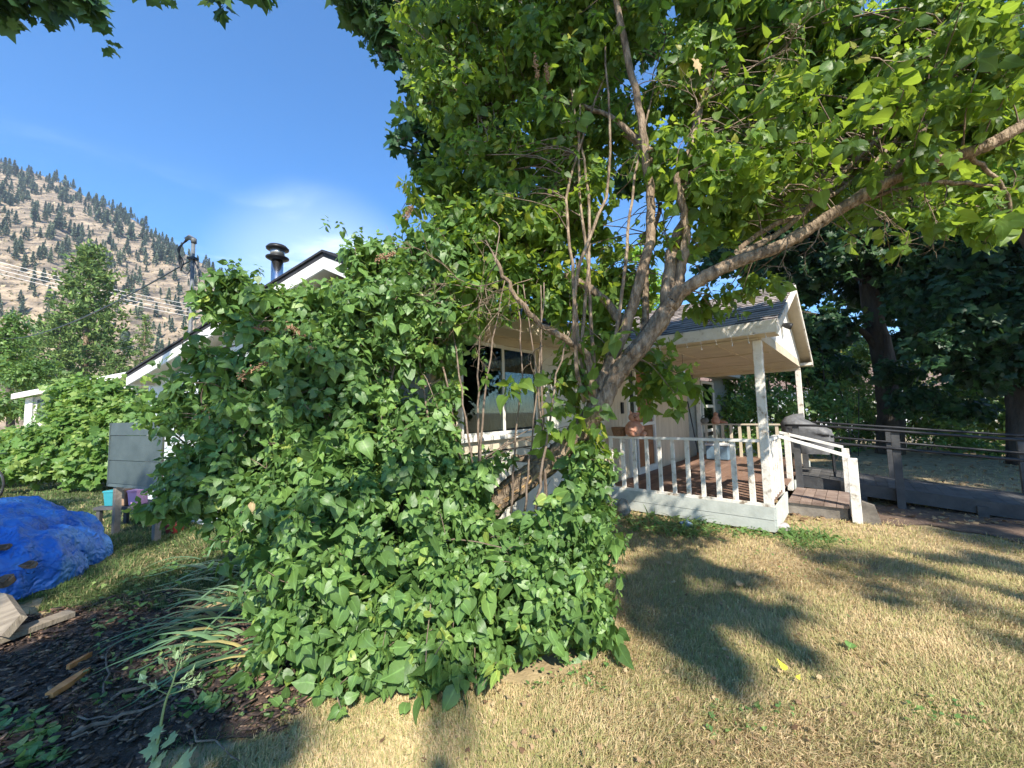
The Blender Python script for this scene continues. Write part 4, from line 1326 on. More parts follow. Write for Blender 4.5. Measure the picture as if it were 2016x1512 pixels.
# ================================================================== LEFT SIDE THINGS
# flue on the roof
flp = P(546, 520, 6.0)
fu = thing('metal_flue', 'shiny metal stove flue with a dark rain cap on the roof', 'flue', (flp.x, flp.y, 2.9))
MB().lathe((flp.x, flp.y, 2.75), [(.085, 0), (.085, 1.45)], 20).build('pipe', M_chrome, fu, True)
MB().lathe((flp.x, flp.y, 4.12), [(.11, 0), (.165, .03), (.165, .045), (.09, .07)], 20).build('lower_collar', M_black, fu, True)
MB().lathe((flp.x, flp.y, 4.19), [(.10, 0), (.11, .1)], 16).build('vent_drum', M_steel, fu, True)
MB().lathe((flp.x, flp.y, 4.28), [(.1, 0), (.16, .015), (.165, .035), (.13, .075), (.05, .10)], 20).build('rain_cap', M_black, fu, True)

# service mast
ms = P(375, 640, 6.35)
mast = thing('service_mast', 'grey electrical service mast with weatherhead rising through the left eave', 'mast', (ms.x, ms.y, 1.2))
zt_ = P(376, 478, 6.35).z
MB().tube([(ms.x, ms.y, 1.2), (ms.x, ms.y, zt_)], .028, 10).build('conduit', M_conduit, mast, True)
MB().tube([(ms.x + .01, ms.y, zt_ - .01), (ms.x + .005, ms.y, zt_ + .05), (ms.x - .05, ms.y - .02, zt_ + .09), (ms.x - .11, ms.y - .03, zt_ + .05)], [.04, .046, .044, .028], 10).build('weatherhead', M_conduit, mast, True)
for i in range(3):
    o_ = i * .018
    MB().tube(spline([(ms.x - .1, ms.y - .03 + o_, zt_ + .05), (ms.x - .2 - o_, ms.y - .03, zt_ - .12), (ms.x - .23 + o_ * 2, ms.y, zt_ - .33), (ms.x - .19, ms.y, zt_ - .48 + o_)], 5).tolist(), .010, 5).build('drip_loop', M_black, mast, True)
MB().box((ms.x, ms.y, zt_ - .28), (.06, 0, 0), (0, .05, 0), (0, 0, .02)).build('clamp', M_black, mast)
MB().tube(spline([(ms.x - .2, ms.y, zt_ - .46), (ms.x - .05, ms.y - .03, zt_ - .55), (ms.x + .02, ms.y, zt_ - .3)], 5).tolist(), .006, 4).build('slack_wire', M_black, mast)
MB().tube(spline([(ms.x + .03, ms.y, zt_ - .3), (ms.x + .14, ms.y - .02, zt_ - .6), (ms.x + .1, ms.y, zt_ - .9), (ms.x + .03, ms.y, zt_ - 1.0)], 5).tolist(), .005, 4).build('slack_wire', M_black, mast)
bevel(MB().box((ms.x + .0, ms.y + .0, 1.0), (.11, .0, 0), (0, .07, 0), (0, 0, .22)).build('meter_box', M_greymetal, mast), .01)
MB().lathe((ms.x, ms.y - .07, 1.08), [(.07, 0), (.07, .05), (.05, .07)], 12, (1, 0, 0), (0, 0, 1), (0, -1, 0)).build('meter_glass', M_glass, mast, True)
# guy wire
a_, b_ = Vector((ms.x, ms.y, zt_ - .3)), P(450, 605, 5.6)
tag(MB().tube([a_, a_.lerp(b_, .5) - Z * .03, b_], .006, 4).build('guy_wire', M_black), 'thin dark guy wire from the service mast down to the roof edge', 'wire')
# service drop and power lines
a_ = Vector((ms.x - .02, ms.y, zt_ - .3)); b_ = P(-60, 640, 24)
pts = [a_.lerp(b_, t) - Z * (1.1 * 4 * t * (1 - t)) for t in np.linspace(0, 1, 30)]
tag(MB().tube(pts, [.012 + .012 * i / 29 for i in range(30)], 5).build('service_cable', M_black), 'dark twisted service cable sagging left from the mast to the street', 'cable')
for i, (v0, v1, dsc) in enumerate(((512, 617, 'topmost'), (519, 625, 'second from the top'), (527, 632, 'third from the top'), (535, 640, 'lowest'))):
    a_, b_ = P(-80, v0 - 17, 45), P(480, v1, 62)
    pts = [a_.lerp(b_, t) - Z * (.6 * 4 * t * (1 - t)) for t in np.linspace(0, 1, 20)]
    tag(MB().tube(pts, .030, 4).build('power_line', M_wire), 'pale power line crossing in front of the hillside, %s of the four' % dsc, 'power line', 'power lines in front of the hillside')

# shed with a low white roof behind the vine
sh = thing('garden_shed', 'low neighbouring shed with white roof edge half buried in the vine', 'shed', P(130, 840, 12.5) * 1)
a_, b_ = P(22, 776, 12.2), P(262, 730, 13.2)
dd = (b_ - a_); dn = Vector((-dd.y, dd.x, 0)).normalized()
if dn.y < 0: dn = -dn
MB().prism([a_, b_, b_ - Z * .16, a_ - Z * .16], dn * .06).build('roof_edge', M_white, sh)
MB().prism([a_ + dn * .062 + Z * .02, b_ + dn * .062 + Z * .02, b_ + dn * .062 - Z * .04, a_ + dn * .062 - Z * .04], dn * 5 + Z * .3).build('roof', M_sidewhite, sh)
w0, w1 = a_ + dd * .09 + dn * .3, b_ + dn * .3
MB().prism([w0 - Z * .18, w1 - Z * .18, Vector((w1.x, w1.y, 0)), Vector((w0.x, w0.y, 0))], dn * .05).build('wall', M_sidebeige, sh)
MB().beam(w0 - dn * .03 - Z * .17, Vector((w0.x, w0.y, 0)) - dn * .03, dd.normalized() * .09, dn * .03).build('corner_board', M_white, sh)
MB().prism([w0 + dd * .06 - Z * .3 - dn * .004, w0 + dd * .16 - Z * .3 - dn * .004, w0 + dd * .16 - Z * 1.0 - dn * .004, w0 + dd * .06 - Z * 1.0 - dn * .004], -dn * .02).build('window', M_panel, sh)

# slate siding screen with boards
SY = 5.6
pa, pb_ = P(214, 957, SY), P(214, 833, SY)
scr = thing('siding_screen', 'slate grey lap siding panel standing on posts at the left of the lilac', 'screen', (pa.x, pa.y, 0))
dx = Vector((.93, -.37, 0)).normalized(); dnn = Vector((-.37, -.93, 0)).normalized()
H = pb_.z - pa.z
for i, (za, zb) in enumerate(((0, .05), (.055, .41), (.415, .80), (.805, 1.0))):
    m = MB()
    z0_, z1_ = pa.z + H * za, pa.z + H * zb
    m.prism([Vector((pa.x, pa.y, z0_)) + dnn * .012, Vector((pa.x, pa.y, z0_)) + dx * 1.25 + dnn * .012, Vector((pa.x, pa.y, z1_)) + dx * 1.25 + dnn * .002, Vector((pa.x, pa.y, z1_)) + dnn * .002], -dnn * .012)
    m.build('siding_board', M_panel, scr)
MB().beam(Vector((pa.x, pa.y, pa.z)) - dnn * .03 - dx * .01, Vector((pa.x, pa.y, pb_.z)) - dnn * .03 - dx * .01, dx * .008, dnn * .045).build('edge_trim', M_panel, scr)
for q in (.12, 1.1):
    MB().beam(Vector((pa.x, pa.y, 0)) + dx * q - dnn * .05, Vector((pa.x, pa.y, pb_.z - .02)) + dx * q - dnn * .05, dx * .035, dnn * .035).build('post', M_oldwood, scr)
# bins below the screen
def tub(nm, lab, cat, c, wx, wy, h, m):
    t = thing(nm, lab, cat, c)
    cc = Vector(c)
    mb = MB()
    b0 = len(mb.v)
    mb.prism([cc + Vector((-wx * .85, -wy * .85, 0)), cc + Vector((wx * .85, -wy * .85, 0)), cc + Vector((wx, -wy, h)), cc + Vector((-wx, -wy, h))], (0, wy * 1.85, 0))
    bevel(mb.build('tub_body', m, t), .01)
    bevel(MB().box(cc + Z * (h + .012), (wx * 1.06, 0, 0), (0, wy * 1.06, 0), (0, 0, .014)).build('lid', m, t), .006)
    return t


g0 = G(236, 1040)
yb = 6.0
tbl = thing('low_table', 'low dark table carrying plastic tubs behind the lilac', 'table', (P(280, 960, yb).x, yb, 0))
tx = P(282, 990, yb)
MB().box((tx.x, yb, tx.z - .02), (.5, 0, 0), (0, .25, 0), (0, 0, .02)).build('tabletop', M_darkwood, tbl)
for sx in (-1, 1):
    for sy in (-1, 1):
        MB().box((tx.x + .45 * sx, yb + .2 * sy, (tx.z - .04) / 2), (.025, 0, 0), (0, .025, 0), (0, 0, (tx.z - .04) / 2)).build('leg', M_darkwood, tbl)
tub('teal_tub', 'teal plastic tub under the grey siding screen', 'tub', (P(238, 985, yb).x, yb - .1, tx.z), .075, .1, .2, M_teal)
tub('brown_box', 'brown box between the teal and the pink tub', 'box', (P(262, 985, yb).x, yb - .1, tx.z), .07, .1, .22, M_brownbox)
tub('pink_tub', 'pink plastic tub right of the brown box', 'tub', (P(284, 985, yb).x, yb - .1, tx.z), .075, .1, .2, M_pink)
tub('red_crate', 'red plastic crate on the ground behind the lilac', 'crate', (P(345, 1010, 5.6).x, 5.6, 0), .08, .08, .12, M_red)

# ---- tarp pile
tc_ = Vector((-5.7, 3.85, 0))
tarp = thing('tarp_pile', 'heap covered with a crumpled blue tarpaulin on the dark chips', 'tarp', tc_)
nu, nv = 300, 110
V = []
CRW = [(rnd.uniform(0, 6.28), rnd.uniform(0, 6.28), f, a) for f, a in ((.8, .12), (1.1, .10), (1.7, .085), (2.3, .06), (2.9, .05), (3.7, .035), (4.6, .018), (5.8, .02), (7.5, .016), (9.5, .013), (12, .010), (15, .008))]
def crumple(x, y):
    z = 0
    for i, (a, p_, f, m_) in enumerate(CRW):
        t = (x * math.cos(a) + y * math.sin(a)) * f + p_ + .5 * math.sin(x * 1.7 * (1 + i * .2) + p_) + .5 * math.sin(y * 1.9 * (1 + i * .2) + a)
        fr = t % 1.0
        z += m_ * (abs(fr * 2 - 1) - .5)
    return z

rr_ = np.random.RandomState(5)
ph = rr_.uniform(0, 6.28, 30)
for j in range(nv):
    t = j / (nv - 1)
    for i in range(nu):
        q = 2 * math.pi * i / nu
        ox = 1.12 + .07 * math.sin(q * 3 + 1) + .05 * math.sin(q * 7 + 2)
        oy = 1.12 + .08 * math.sin(q * 2 + .5) + .04 * math.sin(q * 9)
        rad = math.sin(t * math.pi / 2) ** .8
        zz = .64 * (math.cos(t * math.pi / 2) ** .62)
        x = math.cos(q) * ox * rad; y = math.sin(q) * oy * rad
        # folds run down from the top
        amp = .05 * min(1, t * 2)
        fold = amp * (abs(math.sin(q * 6 + ph[0] + 1.5 * math.sin(t * 4))) - .5) + amp * .6 * (abs(math.sin(q * 13 + ph[1] + t * 5)) - .5) + amp * .35 * math.sin(q * 29 + t * 9)
        cr_ = crumple(x, y) * 1.0
        k_ = 1 + fold
        V.append((tc_.x + x * k_, tc_.y + y * k_, max(.012 + .02 * abs(math.sin(q * 17)), zz + cr_ * min(1, zz * 4 + .15) + .06 * math.sin(x * 2.2 + 1) * (zz > .3))))
V = np.array(V)
I, J = np.meshgrid(np.arange(nu), np.arange(nv - 1)); a_ = (J * nu + I).ravel(); b_ = (J * nu + (I + 1) % nu).ravel()
me = raw_mesh('tarpaulin', V, None, np.stack([a_, a_ + nu, b_ + nu, b_], 1), M_tarp, smooth=True)
o = bpy.data.objects.new('tarpaulin', me); C.objects.link(o); WORLDLOC[o.name] = (0, 0, 0); place(o, tarp)


def tarp_z(x, y):
    d = (V[:, 0] - x) ** 2 + (V[:, 1] - y) ** 2
    return V[np.argmin(d), 2]


def on_tarp(u, v):
    d = px_dir(u, v); best = None
    for t in np.linspace(2.2, 7, 300):
        p = Vector((0, 0, EYE)) + d * (t / d.y)
        if p.z <= tarp_z(p.x, p.y) + .005: return p
    return p


def bark_piece(u, v, L, W, T, ang, m, name, lab, cat):
    p = on_tarp(u, v)
    mb = MB()
    a2 = Vector((math.cos(ang), math.sin(ang), 0)); b2 = Vector((-math.sin(ang), math.cos(ang), .45)).normalized()
    n2 = a2.cross(b2).normalized(); n2 = n2 if n2.z > 0 else -n2
    pts = []
    for i in range(16):
        q = 2 * math.pi * i / 16
        r = 1 + rnd.uniform(-.18, .18)
        pts.append(p + a2 * (L * math.cos(q) * r) + b2 * (W * math.sin(q) * r) + n2 * (.01 + .008 * math.sin(q * 2)))
    mb.prism(pts, n2 * T)
    # rough ridges on top
    for i in range(5):
        c = p + b2 * (W * (-.6 + .3 * i)) + n2 * (T + .012)
        mb.beam(c - a2 * L * rnd.uniform(.4, .75), c + a2 * L * rnd.uniform(.4, .75), b2 * .012, n2 * .008)
    return tag(mb.build(name, m), lab, cat)


bark_piece(52, 1115, .125, .035, .02, -.15, M_log, 'bark_slab', 'long flat piece of bark weighing down the middle of the blue tarp', 'bark')
bark_piece(12, 1150, .065, .055, .05, .2, M_log, 'log_end', 'round brown log end on the tarp at the left edge', 'log')
bark_piece(8, 1082, .05, .03, .02, .5, M_log, 'bark_scrap', 'small brown bark scrap near the top of the tarp at the left edge', 'bark')
# weathered board and plank
p0 = G(-20, 1240, .22); 
bm = MB().prism([P(-60, 1245, 2.95), P(2, 1252, 2.82), P(40, 1210, 2.95), P(10, 1168, 3.25), P(-60, 1160, 3.35)], Vector((.02, .03, -.03)))
tag(bm.build('weathered_board', M_plywood), 'weathered grey board lying against the tarp at the left edge', 'board')
pa_, pb2 = G(-70, 1300, .0), G(140, 1222, .0)
dirp = (pb2 - pa_).normalized(); sd_ = Vector((-dirp.y, dirp.x, 0))
tag(bevel(MB().beam(pa_ + Z * .06, pb2 + Z * .06, sd_ * .06, Z * .022).build('timber_plank', M_plywood), .004), 'grey timber plank on the chips along the near edge of the tarp', 'plank')
# orange split wood
for (ua, va, ub, vb, w_, lab, m) in ((96, 1388, 165, 1340, .028, 'bright orange split stick lying on the dark chips', M_orangewood), (133, 1330, 170, 1308, .014, 'thin orange splinter just above the bright split stick', M_orangewood)):
    a_, b_ = G(ua, va), G(ub, vb); d = (b_ - a_).normalized(); s_ = Vector((-d.y, d.x, 0))
    mb = MB()
    mb.prism([a_ - s_ * w_ * .7, a_ + s_ * w_ * .8, a_.lerp(b_, .4) + s_ * w_, b_ + s_ * w_ * .5 + d * .02, b_ + s_ * w_ * .1 - d * .02, b_ - s_ * w_ * .3 + d * .03, a_.lerp(b_, .5) - s_ * w_ * 1.1], Z * .03)
    for v_i in range(len(mb.v)): mb.v[v_i] = (mb.v[v_i][0], mb.v[v_i][1], mb.v[v_i][2] + .035)
    tag(mb.build('wood_splinter', m), lab, 'wood')

# bicycle at the left edge
bw = G(-14, 985)
bike = thing('bicycle', 'old bicycle standing in the grass at the left edge behind the tarp', 'bicycle', (bw.x, bw.y, 0))
ax1, ax2 = Vector((bw.x, bw.y, .33)), Vector((bw.x - 1.02, bw.y + .25, .33))
wd_ = (ax1 - ax2).normalized()
for c in (ax1, ax2):
    wh = MB().tube([c + wd_ * .315 * math.cos(q) + Z * .315 * math.sin(q) for q in np.linspace(0, 6.2832, 29)], .02, 7, cap=False).build('wheel', M_tyre, bike, True)
    MB().tube([c + wd_ * .285 * math.cos(q) + Z * .285 * math.sin(q) for q in np.linspace(0, 6.2832, 29)], .01, 5, cap=False).build('rim', M_steel, wh, True)
    sp = MB()
    for i in range(14):
        q = i * math.pi / 7
        sp.tube([c, c + wd_ * .285 * math.cos(q) + Z * .285 * math.sin(q)], .0018, 3, cap=False)
    sp.build('spokes', M_steel, wh)
bbk = ax2 + wd_ * .45 - Z * .04; st = ax2 + wd_ * .27 + Z * .5; hd = ax1 - wd_ * .22 + Z * .5
fr2 = MB()
for (p, q) in ((ax2, bbk), (ax2, st), (st, bbk), (bbk, hd - Z * .08), (st, hd)):
    fr2.tube([p, q], .016, 7)
fr2.build('frame', M_greenbike, bike, True)
MB().tube([ax1, hd - Z * .1, hd + Z * .12], .014, 6).build('fork', M_greenbike, bike, True)
MB().tube([hd + Z * .14 + Vector((-.05, -.26, 0)), hd + Z * .16, hd + Z * .14 + Vector((.05, .26, 0))], .013, 6).build('handlebar', M_steel, bike, True)
MB().ball(st + Z * .12, .13, .07, .04).build('saddle', M_black, bike, True)

# ---- stones near the porch
def stone(name, u, v, rx, ry, h, m, lab):
    p = G(u, v)
    mb = MB(); b0 = 0
    mb.ball((p.x, p.y, h * .42), rx, ry, h * .58, 12, 9)
    mb.v = [(x + .12 * rx * math.sin(y * 31 + z * 23), y + .12 * ry * math.sin(x * 27 + z * 31), max(z, -.02) + .01 * math.sin(x * 37)) for (x, y, z) in mb.v]
    return tag(mb.build(name, m, None, True), lab, 'stone')


stone('mossy_stone', 1228, 1015, .1, .09, .26, M_greyrock, 'upright mossy grey stone against the porch skirt')
stone('pale_stone', 1186, 1000, .11, .09, .42, M_palerock, 'tall pale purplish stone at the left corner of the porch')
stone('dark_stone', 1185, 1035, .1, .08, .22, M_darkbark, 'dark weathered stump in front of the tall pale stone')
stone('corner_stone', 1541, 1046, .11, .07, .1, M_palerock, 'rough pinkish stone at the right corner of the porch skirt')
p = G(1350, 1040)
bl = thing('blue_plastic_bag', 'crumpled blue and white plastic scrap in the daylilies', 'plastic', (p.x, p.y, 0))
mb = MB().ball((p.x, p.y, .05), .08, .05, .05, 14, 8)
mb.v = [(x + .015 * math.sin(z * 90 + y * 50), y + .012 * math.sin(x * 80), z + .012 * math.sin(x * 60 + y * 70)) for (x, y, z) in mb.v]
mb.build('crumpled_film', M_bluebox, bl)

# ================================================================== BACKGROUND RIGHT
nh = thing('neighbour_house', 'pale neighbouring house with a brown roof behind the maple', 'house', (17, 28, 0))
MB().box((17.5, 29, 1.3), (5, 0, 0), (0, 3, 0), (0, 0, 1.3)).build('wall', M_sidewhite, nh)
MB().prism([Vector((12, 25.5, 2.55)), Vector((23, 25.5, 2.55)), Vector((23, 25.5, 2.68)), Vector((12, 25.5, 2.68))], (0, .05, 0)).build('fascia', M_white, nh)
MB().prism([Vector((11.8, 25.4, 2.66)), Vector((11.8, 29, 4.6)), Vector((11.8, 32.6, 2.66))], (11.4, 0, 0)).build('roof', M_brownroof, nh)
for x_ in (14.2, 17.2, 20.3):
    wv_ = MB().box((x_, 25.98, 1.5), (.55, 0, 0), (0, .02, 0), (0, 0, .5)).build('window', M_white, nh)
    MB().box((x_, 25.95, 1.5), (.48, 0, 0), (0, .01, 0), (0, 0, .43)).build('pane', M_glass, wv_)
n2_ = thing('far_house', 'grey roofed house glimpsed through the leaves on the far right', 'house', (34, 33, 0))
MB().box((33, 32, 1.4), (6, 0, 0), (0, 3, 0), (0, 0, 1.4)).build('wall', M_sidebeige, n2_)
MB().prism([Vector((26.6, 28.6, 2.7)), Vector((26.6, 32, 4.8)), Vector((26.6, 35.4, 2.7))], (12.8, 0, 0)).build('roof', M_brownroof, n2_)


def car(x, y, lab, mat):
    c = thing('parked_car', lab, 'car', (x, y, 0))
    prof = [(-2.1, .35), (-2.15, .75), (-1.2, .92), (-.6, 1.38), (.9, 1.42), (1.6, .98), (2.1, .9), (2.15, .4)]
    b = bevel(MB().prism([Vector((x + a, y - .8, z)) for a, z in prof], (0, 1.6, 0)).build('body', mat, c), .06, 2)
    MB().prism([Vector((x - .95, y - .805, .95)), Vector((x - .5, y - .805, 1.3)), Vector((.8 + x, y - .805, 1.33)), Vector((1.3 + x, y - .805, .98))], (0, -.01, 0)).build('window', M_black, c)
    for dx_ in (-1.35, 1.35):
        wh = MB().lathe((x + dx_, y - .72, .32), [(.32, 0), (.32, .18)], 20, (1, 0, 0), (0, 0, 1), (0, -1, 0)).build('wheel', M_tyre, c, True)
        MB().lathe((x + dx_, y - .9, .32), [(.2, 0), (.19, .02)], 16, (1, 0, 0), (0, 0, 1), (0, -1, 0)).build('rim', M_steel, wh, True)
    for z_ in (.68,):
        MB().box((x - 2.1, y - .6, z_), (.06, 0, 0), (0, .12, 0), (0, 0, .06)).build('headlight', M_chrome, c)
    return c


car(16.0, 20.0, 'white parked car glimpsed through the hedge right of the big maple trunk', M_car)
car(21.8, 20.6, 'white parked car glimpsed through the hedge at the right edge', M_car)
sheet('street', np.linspace(4, 60, 30), np.linspace(18.0, 24.5, 6), lambda X, Y: 0 * X + .03, surf('asphalt', [(0.3, (0.10, 0.10, 0.105)), (0.7, (0.17, 0.17, 0.175))], 5, .9, .4, 60))

of = P(1690, 812, 16.5)
osn = thing('orange_marker', 'small orange marker on a stake glimpsed through the hedge', 'marker', (of.x, 16.5, 0))
MB().box((of.x, 16.5, of.z), (.14, 0, 0), (0, .01, 0), (0, 0, .14)).build('plate', M_orange, osn)
MB().box((of.x, 16.53, of.z / 2), (.015, 0, 0), (0, .015, 0), (0, 0, of.z / 2)).build('stake', M_oldwood, osn)

# chain link fence
fe = thing('chain_link_fence', 'low chain link fence overgrown with shrubs behind the ramp', 'fence', (12, 15.2, 0))
fy = 15.2
for i in range(9):
    x_ = 6 + i * 2.4
    MB().tube([(x_, fy, 0), (x_, fy, 1.15)], .03, 6).build('fence_post', M_steel, fe)
MB().tube([(6, fy, 1.12), (25.4, fy, 1.12)], .022, 6).build('top_rail', M_steel, fe)
mb = MB()
for i in range(200):
    x_ = 6 + i * .1
    mb.beam((x_, fy, .05), (min(x_ + 1.05, 26.4), fy, 1.1), (0, .002, 0), (.0025, 0, 0))
    mb.beam((x_, fy + .006, 1.1), (min(x_ + 1.05, 26.4), fy + .006, .05), (0, .002, 0), (.0025, 0, 0))
mb.build('chain_mesh', M_steel, fe, kind='stuff')

# ================================================================== VEGETATION
HEART = [tpl_heart(.12, .10), tpl_heart(.2, .16)]
MAPLE = [tpl_maple(.18), tpl_maple(.3)]
FARL = [tpl_far()]


def E(u, v, Y, rx, ry=None, rz=None, mul=1.0):
    p = P(u, v, Y)
    return ((p.x, p.y, p.z), (rx, ry or rx, rz or rx), mul)


# ---------------- lilac tree: leaning trunk and limbs
LT = thing('lilac_tree', 'old leaning lilac tree with twisted shaggy trunk and long limb over the porch', 'tree', (P(905, 1150, 3.45).x, 3.45, 0))
skel = []


def limb(name, pts, r0, r1, n=6, sides=10, mat=M_bark, jit=.10, parent=LT, wob=.006, keep=True):
    q = spline([tuple(P(u, v, Y)) for (u, v, Y) in pts], n)
    q[1:-1] += rs.normal(scale=wob, size=(len(q) - 2, 3))
    rad = np.linspace(r0, r1, len(q)) * (1 + .035 * np.sin(np.arange(len(q)) * .55 + r0 * 50))
    m = MB().tube(q.tolist(), rad, sides, jit * .5, groove=jit * 1.1)
    if keep: skel.extend(q[len(q) // 3:].tolist())
    return m.build(name, mat, parent, True)


gbase = P(905, 1150, 3.45); gbase.z = -.05
q0 = [(905, 1172, 3.45), (925, 1080, 3.42), (965, 1000, 3.4), (1040, 940, 3.35), (1115, 880, 3.3), (1175, 805, 3.2), (1215, 735, 3.2), (1262, 680, 3.2), (1310, 615, 3.2), (1345, 562, 3.15)]
limb('trunk', q0, .108, .062, 14, 30, jit=.13, wob=.003)
limb('limb', [(1338, 575, 3.15), (1400, 538, 3.12), (1470, 508, 3.1), (1530, 487, 3.1), (1590, 452, 3.05), (1640, 420, 3.0), (1740, 362, 2.9), (1850, 315, 2.8), (1930, 292, 2.7), (2016, 245, 2.6), (2180, 150, 2.5), (2400, 60, 2.4)], .053, .036, 12, 22, wob=.003)
limb('limb', [(1180, 770, 3.2), (1205, 705, 3.25), (1235, 640, 3.3), (1262, 540, 3.3), (1283, 450, 3.35), (1275, 330, 3.4), (1262, 230, 3.4), (1235, 110, 3.4), (1205, -30, 3.4)], .058, .028)
limb('limb', [(1312, 610, 3.2), (1318, 540, 3.25), (1328, 480, 3.3), (1352, 420, 3.35), (1350, 330, 3.4), (1372, 240, 3.5), (1400, 120, 3.5), (1420, -20, 3.6)], .06, .025)
limb('limb', [(1328, 600, 3.2), (1340, 530, 3.2), (1350, 470, 3.2), (1345, 415, 3.15), (1330, 340, 3.1)], .045, .024)
limb('limb', [(1268, 690, 3.3), (1272, 600, 3.5), (1275, 520, 3.6), (1300, 400, 3.7)], .036, .02)
limb('limb', [(1228, 640, 3.35), (1190, 590, 3.5), (1130, 552, 3.6), (1060, 538, 3.7), (990, 538, 3.8), (900, 560, 3.9)], .042, .022)
limb('limb', [(1165, 775, 3.15), (1155, 700, 3.1), (1110, 665, 3.0), (1060, 635, 2.95), (1030, 600, 2.9), (1000, 560, 2.9), (975, 510, 2.9)], .030, .013)
limb('limb', [(1350, 570, 3.15), (1420, 520, 3.2), (1500, 478, 3.2), (1570, 430, 3.2), (1650, 350, 3.2), (1760, 240, 3.2), (1860, 130, 3.2)], .03, .014)
limb('limb', [(1400, 545, 3.15), (1480, 470, 3.3), (1560, 425, 3.3), (1690, 350, 3.4), (1790, 250, 3.5), (1900, 200, 3.5), (2030, 170, 3.5)], .026, .014)
limb('limb', [(1700, 385, 2.95), (1790, 300, 3.0), (1830, 220, 3.0), (1850, 100, 3.1), (1900, -20, 3.1)], .028, .014)
limb('limb', [(1650, 415, 3.0), (1760, 375, 3.0), (1880, 360, 2.9), (2030, 380, 2.9)], .022, .012)
limb('limb', [(1280, 300, 3.4), (1200, 230, 3.6), (1110, 200, 3.8), (1000, 190, 4.0), (930, 230, 4.1)], .03, .014)
limb('limb', [(1285, 320, 3.4), (1180, 205, 3.9), (1080, 60, 4.1), (1000, -60, 4.2)], .026, .012)
limb('limb', [(1900, 300, 2.75), (1960, 350, 2.8), (1990, 420, 2.85), (1940, 440, 2.9)], .018, .006)
for (a_, b_, c_, d_, e_) in ((1165, 1148, 1150, 1128, 1090), (1172, 1168, 1150, 1140, 1110), (1178, 1205, 1215, 1222, 1250), (1150, 1120, 1130, 1165, 1160), (1160, 1142, 1138, 1146, 1150)):
    y_ = rnd.uniform(3.0, 3.3)
    limb('sucker', [(a_, 790, 3.15), (b_ + rnd.uniform(-14, 14), 690, y_), (c_ + rnd.uniform(-22, 22), 520, y_), (d_ + rnd.uniform(-35, 35), 350, y_ + .2), (e_ + rnd.uniform(-70, 70), 120 + rnd.uniform(-60, 60), y_ + .5)], .02, .009, 5, 7, M_bark, .05)
for i in range(9):
    u0_ = rnd.uniform(880, 1110)
    y_ = rnd.uniform(2.9, 3.3)
    lean = rnd.uniform(-60, 70)
    limb('sucker', [(u0_, 1010, y_), (u0_ + lean * .35, 880, y_), (u0_ + lean * .8, 740, y_ + .05), (u0_ + lean * 1.3 + rnd.uniform(-25, 25), 560 + rnd.uniform(-40, 60), y_ + .1)], rnd.uniform(.008, .016), .005, 5, 6, M_stem, .05, wob=.006, keep=False)
limb('dead_limb', [(1180, 790, 3.3), (1120, 860, 3.35), (1060, 900, 3.5), (1010, 900, 3.6)], .05, .03, keep=False)
# shaggy bark strips low on the trunk, sunlit gold put in their colour
mb = MB()
tr = spline([tuple(P(*p)) for p in q0], 8)
for i in range(420):
    k_ = rs.randint(2, 30); a_ = rs.uniform(0, 6.28)
    c = Vector(tr[k_]); t = (Vector(tr[k_ + 1]) - c).normalized(); e1 = t.orthogonal().normalized(); e2 = t.cross(e1)
    nn = e1 * math.cos(a_) + e2 * math.sin(a_); r = .096 - .0007 * k_
    L = rs.uniform(.05, .16); w_ = rs.uniform(.004, .012); sdv = t.cross(nn)
    s0_, s1_ = c + nn * r, c + nn * (r + rs.uniform(.005, .03)) + t * L * rs.choice([-1, 1]) + sdv * rs.normal() * .02
    b_ = len(mb.v)
    mb.v += [tuple(s0_ - sdv * w_), tuple(s0_ + sdv * w_), tuple(s1_ + sdv * w_ * .4), tuple(s1_ - sdv * w_ * .4)]
    mb.f.append((b_, b_ + 1, b_ + 2, b_ + 3))
mb.build('peeling_bark', M_peel, LT, kind='stuff')

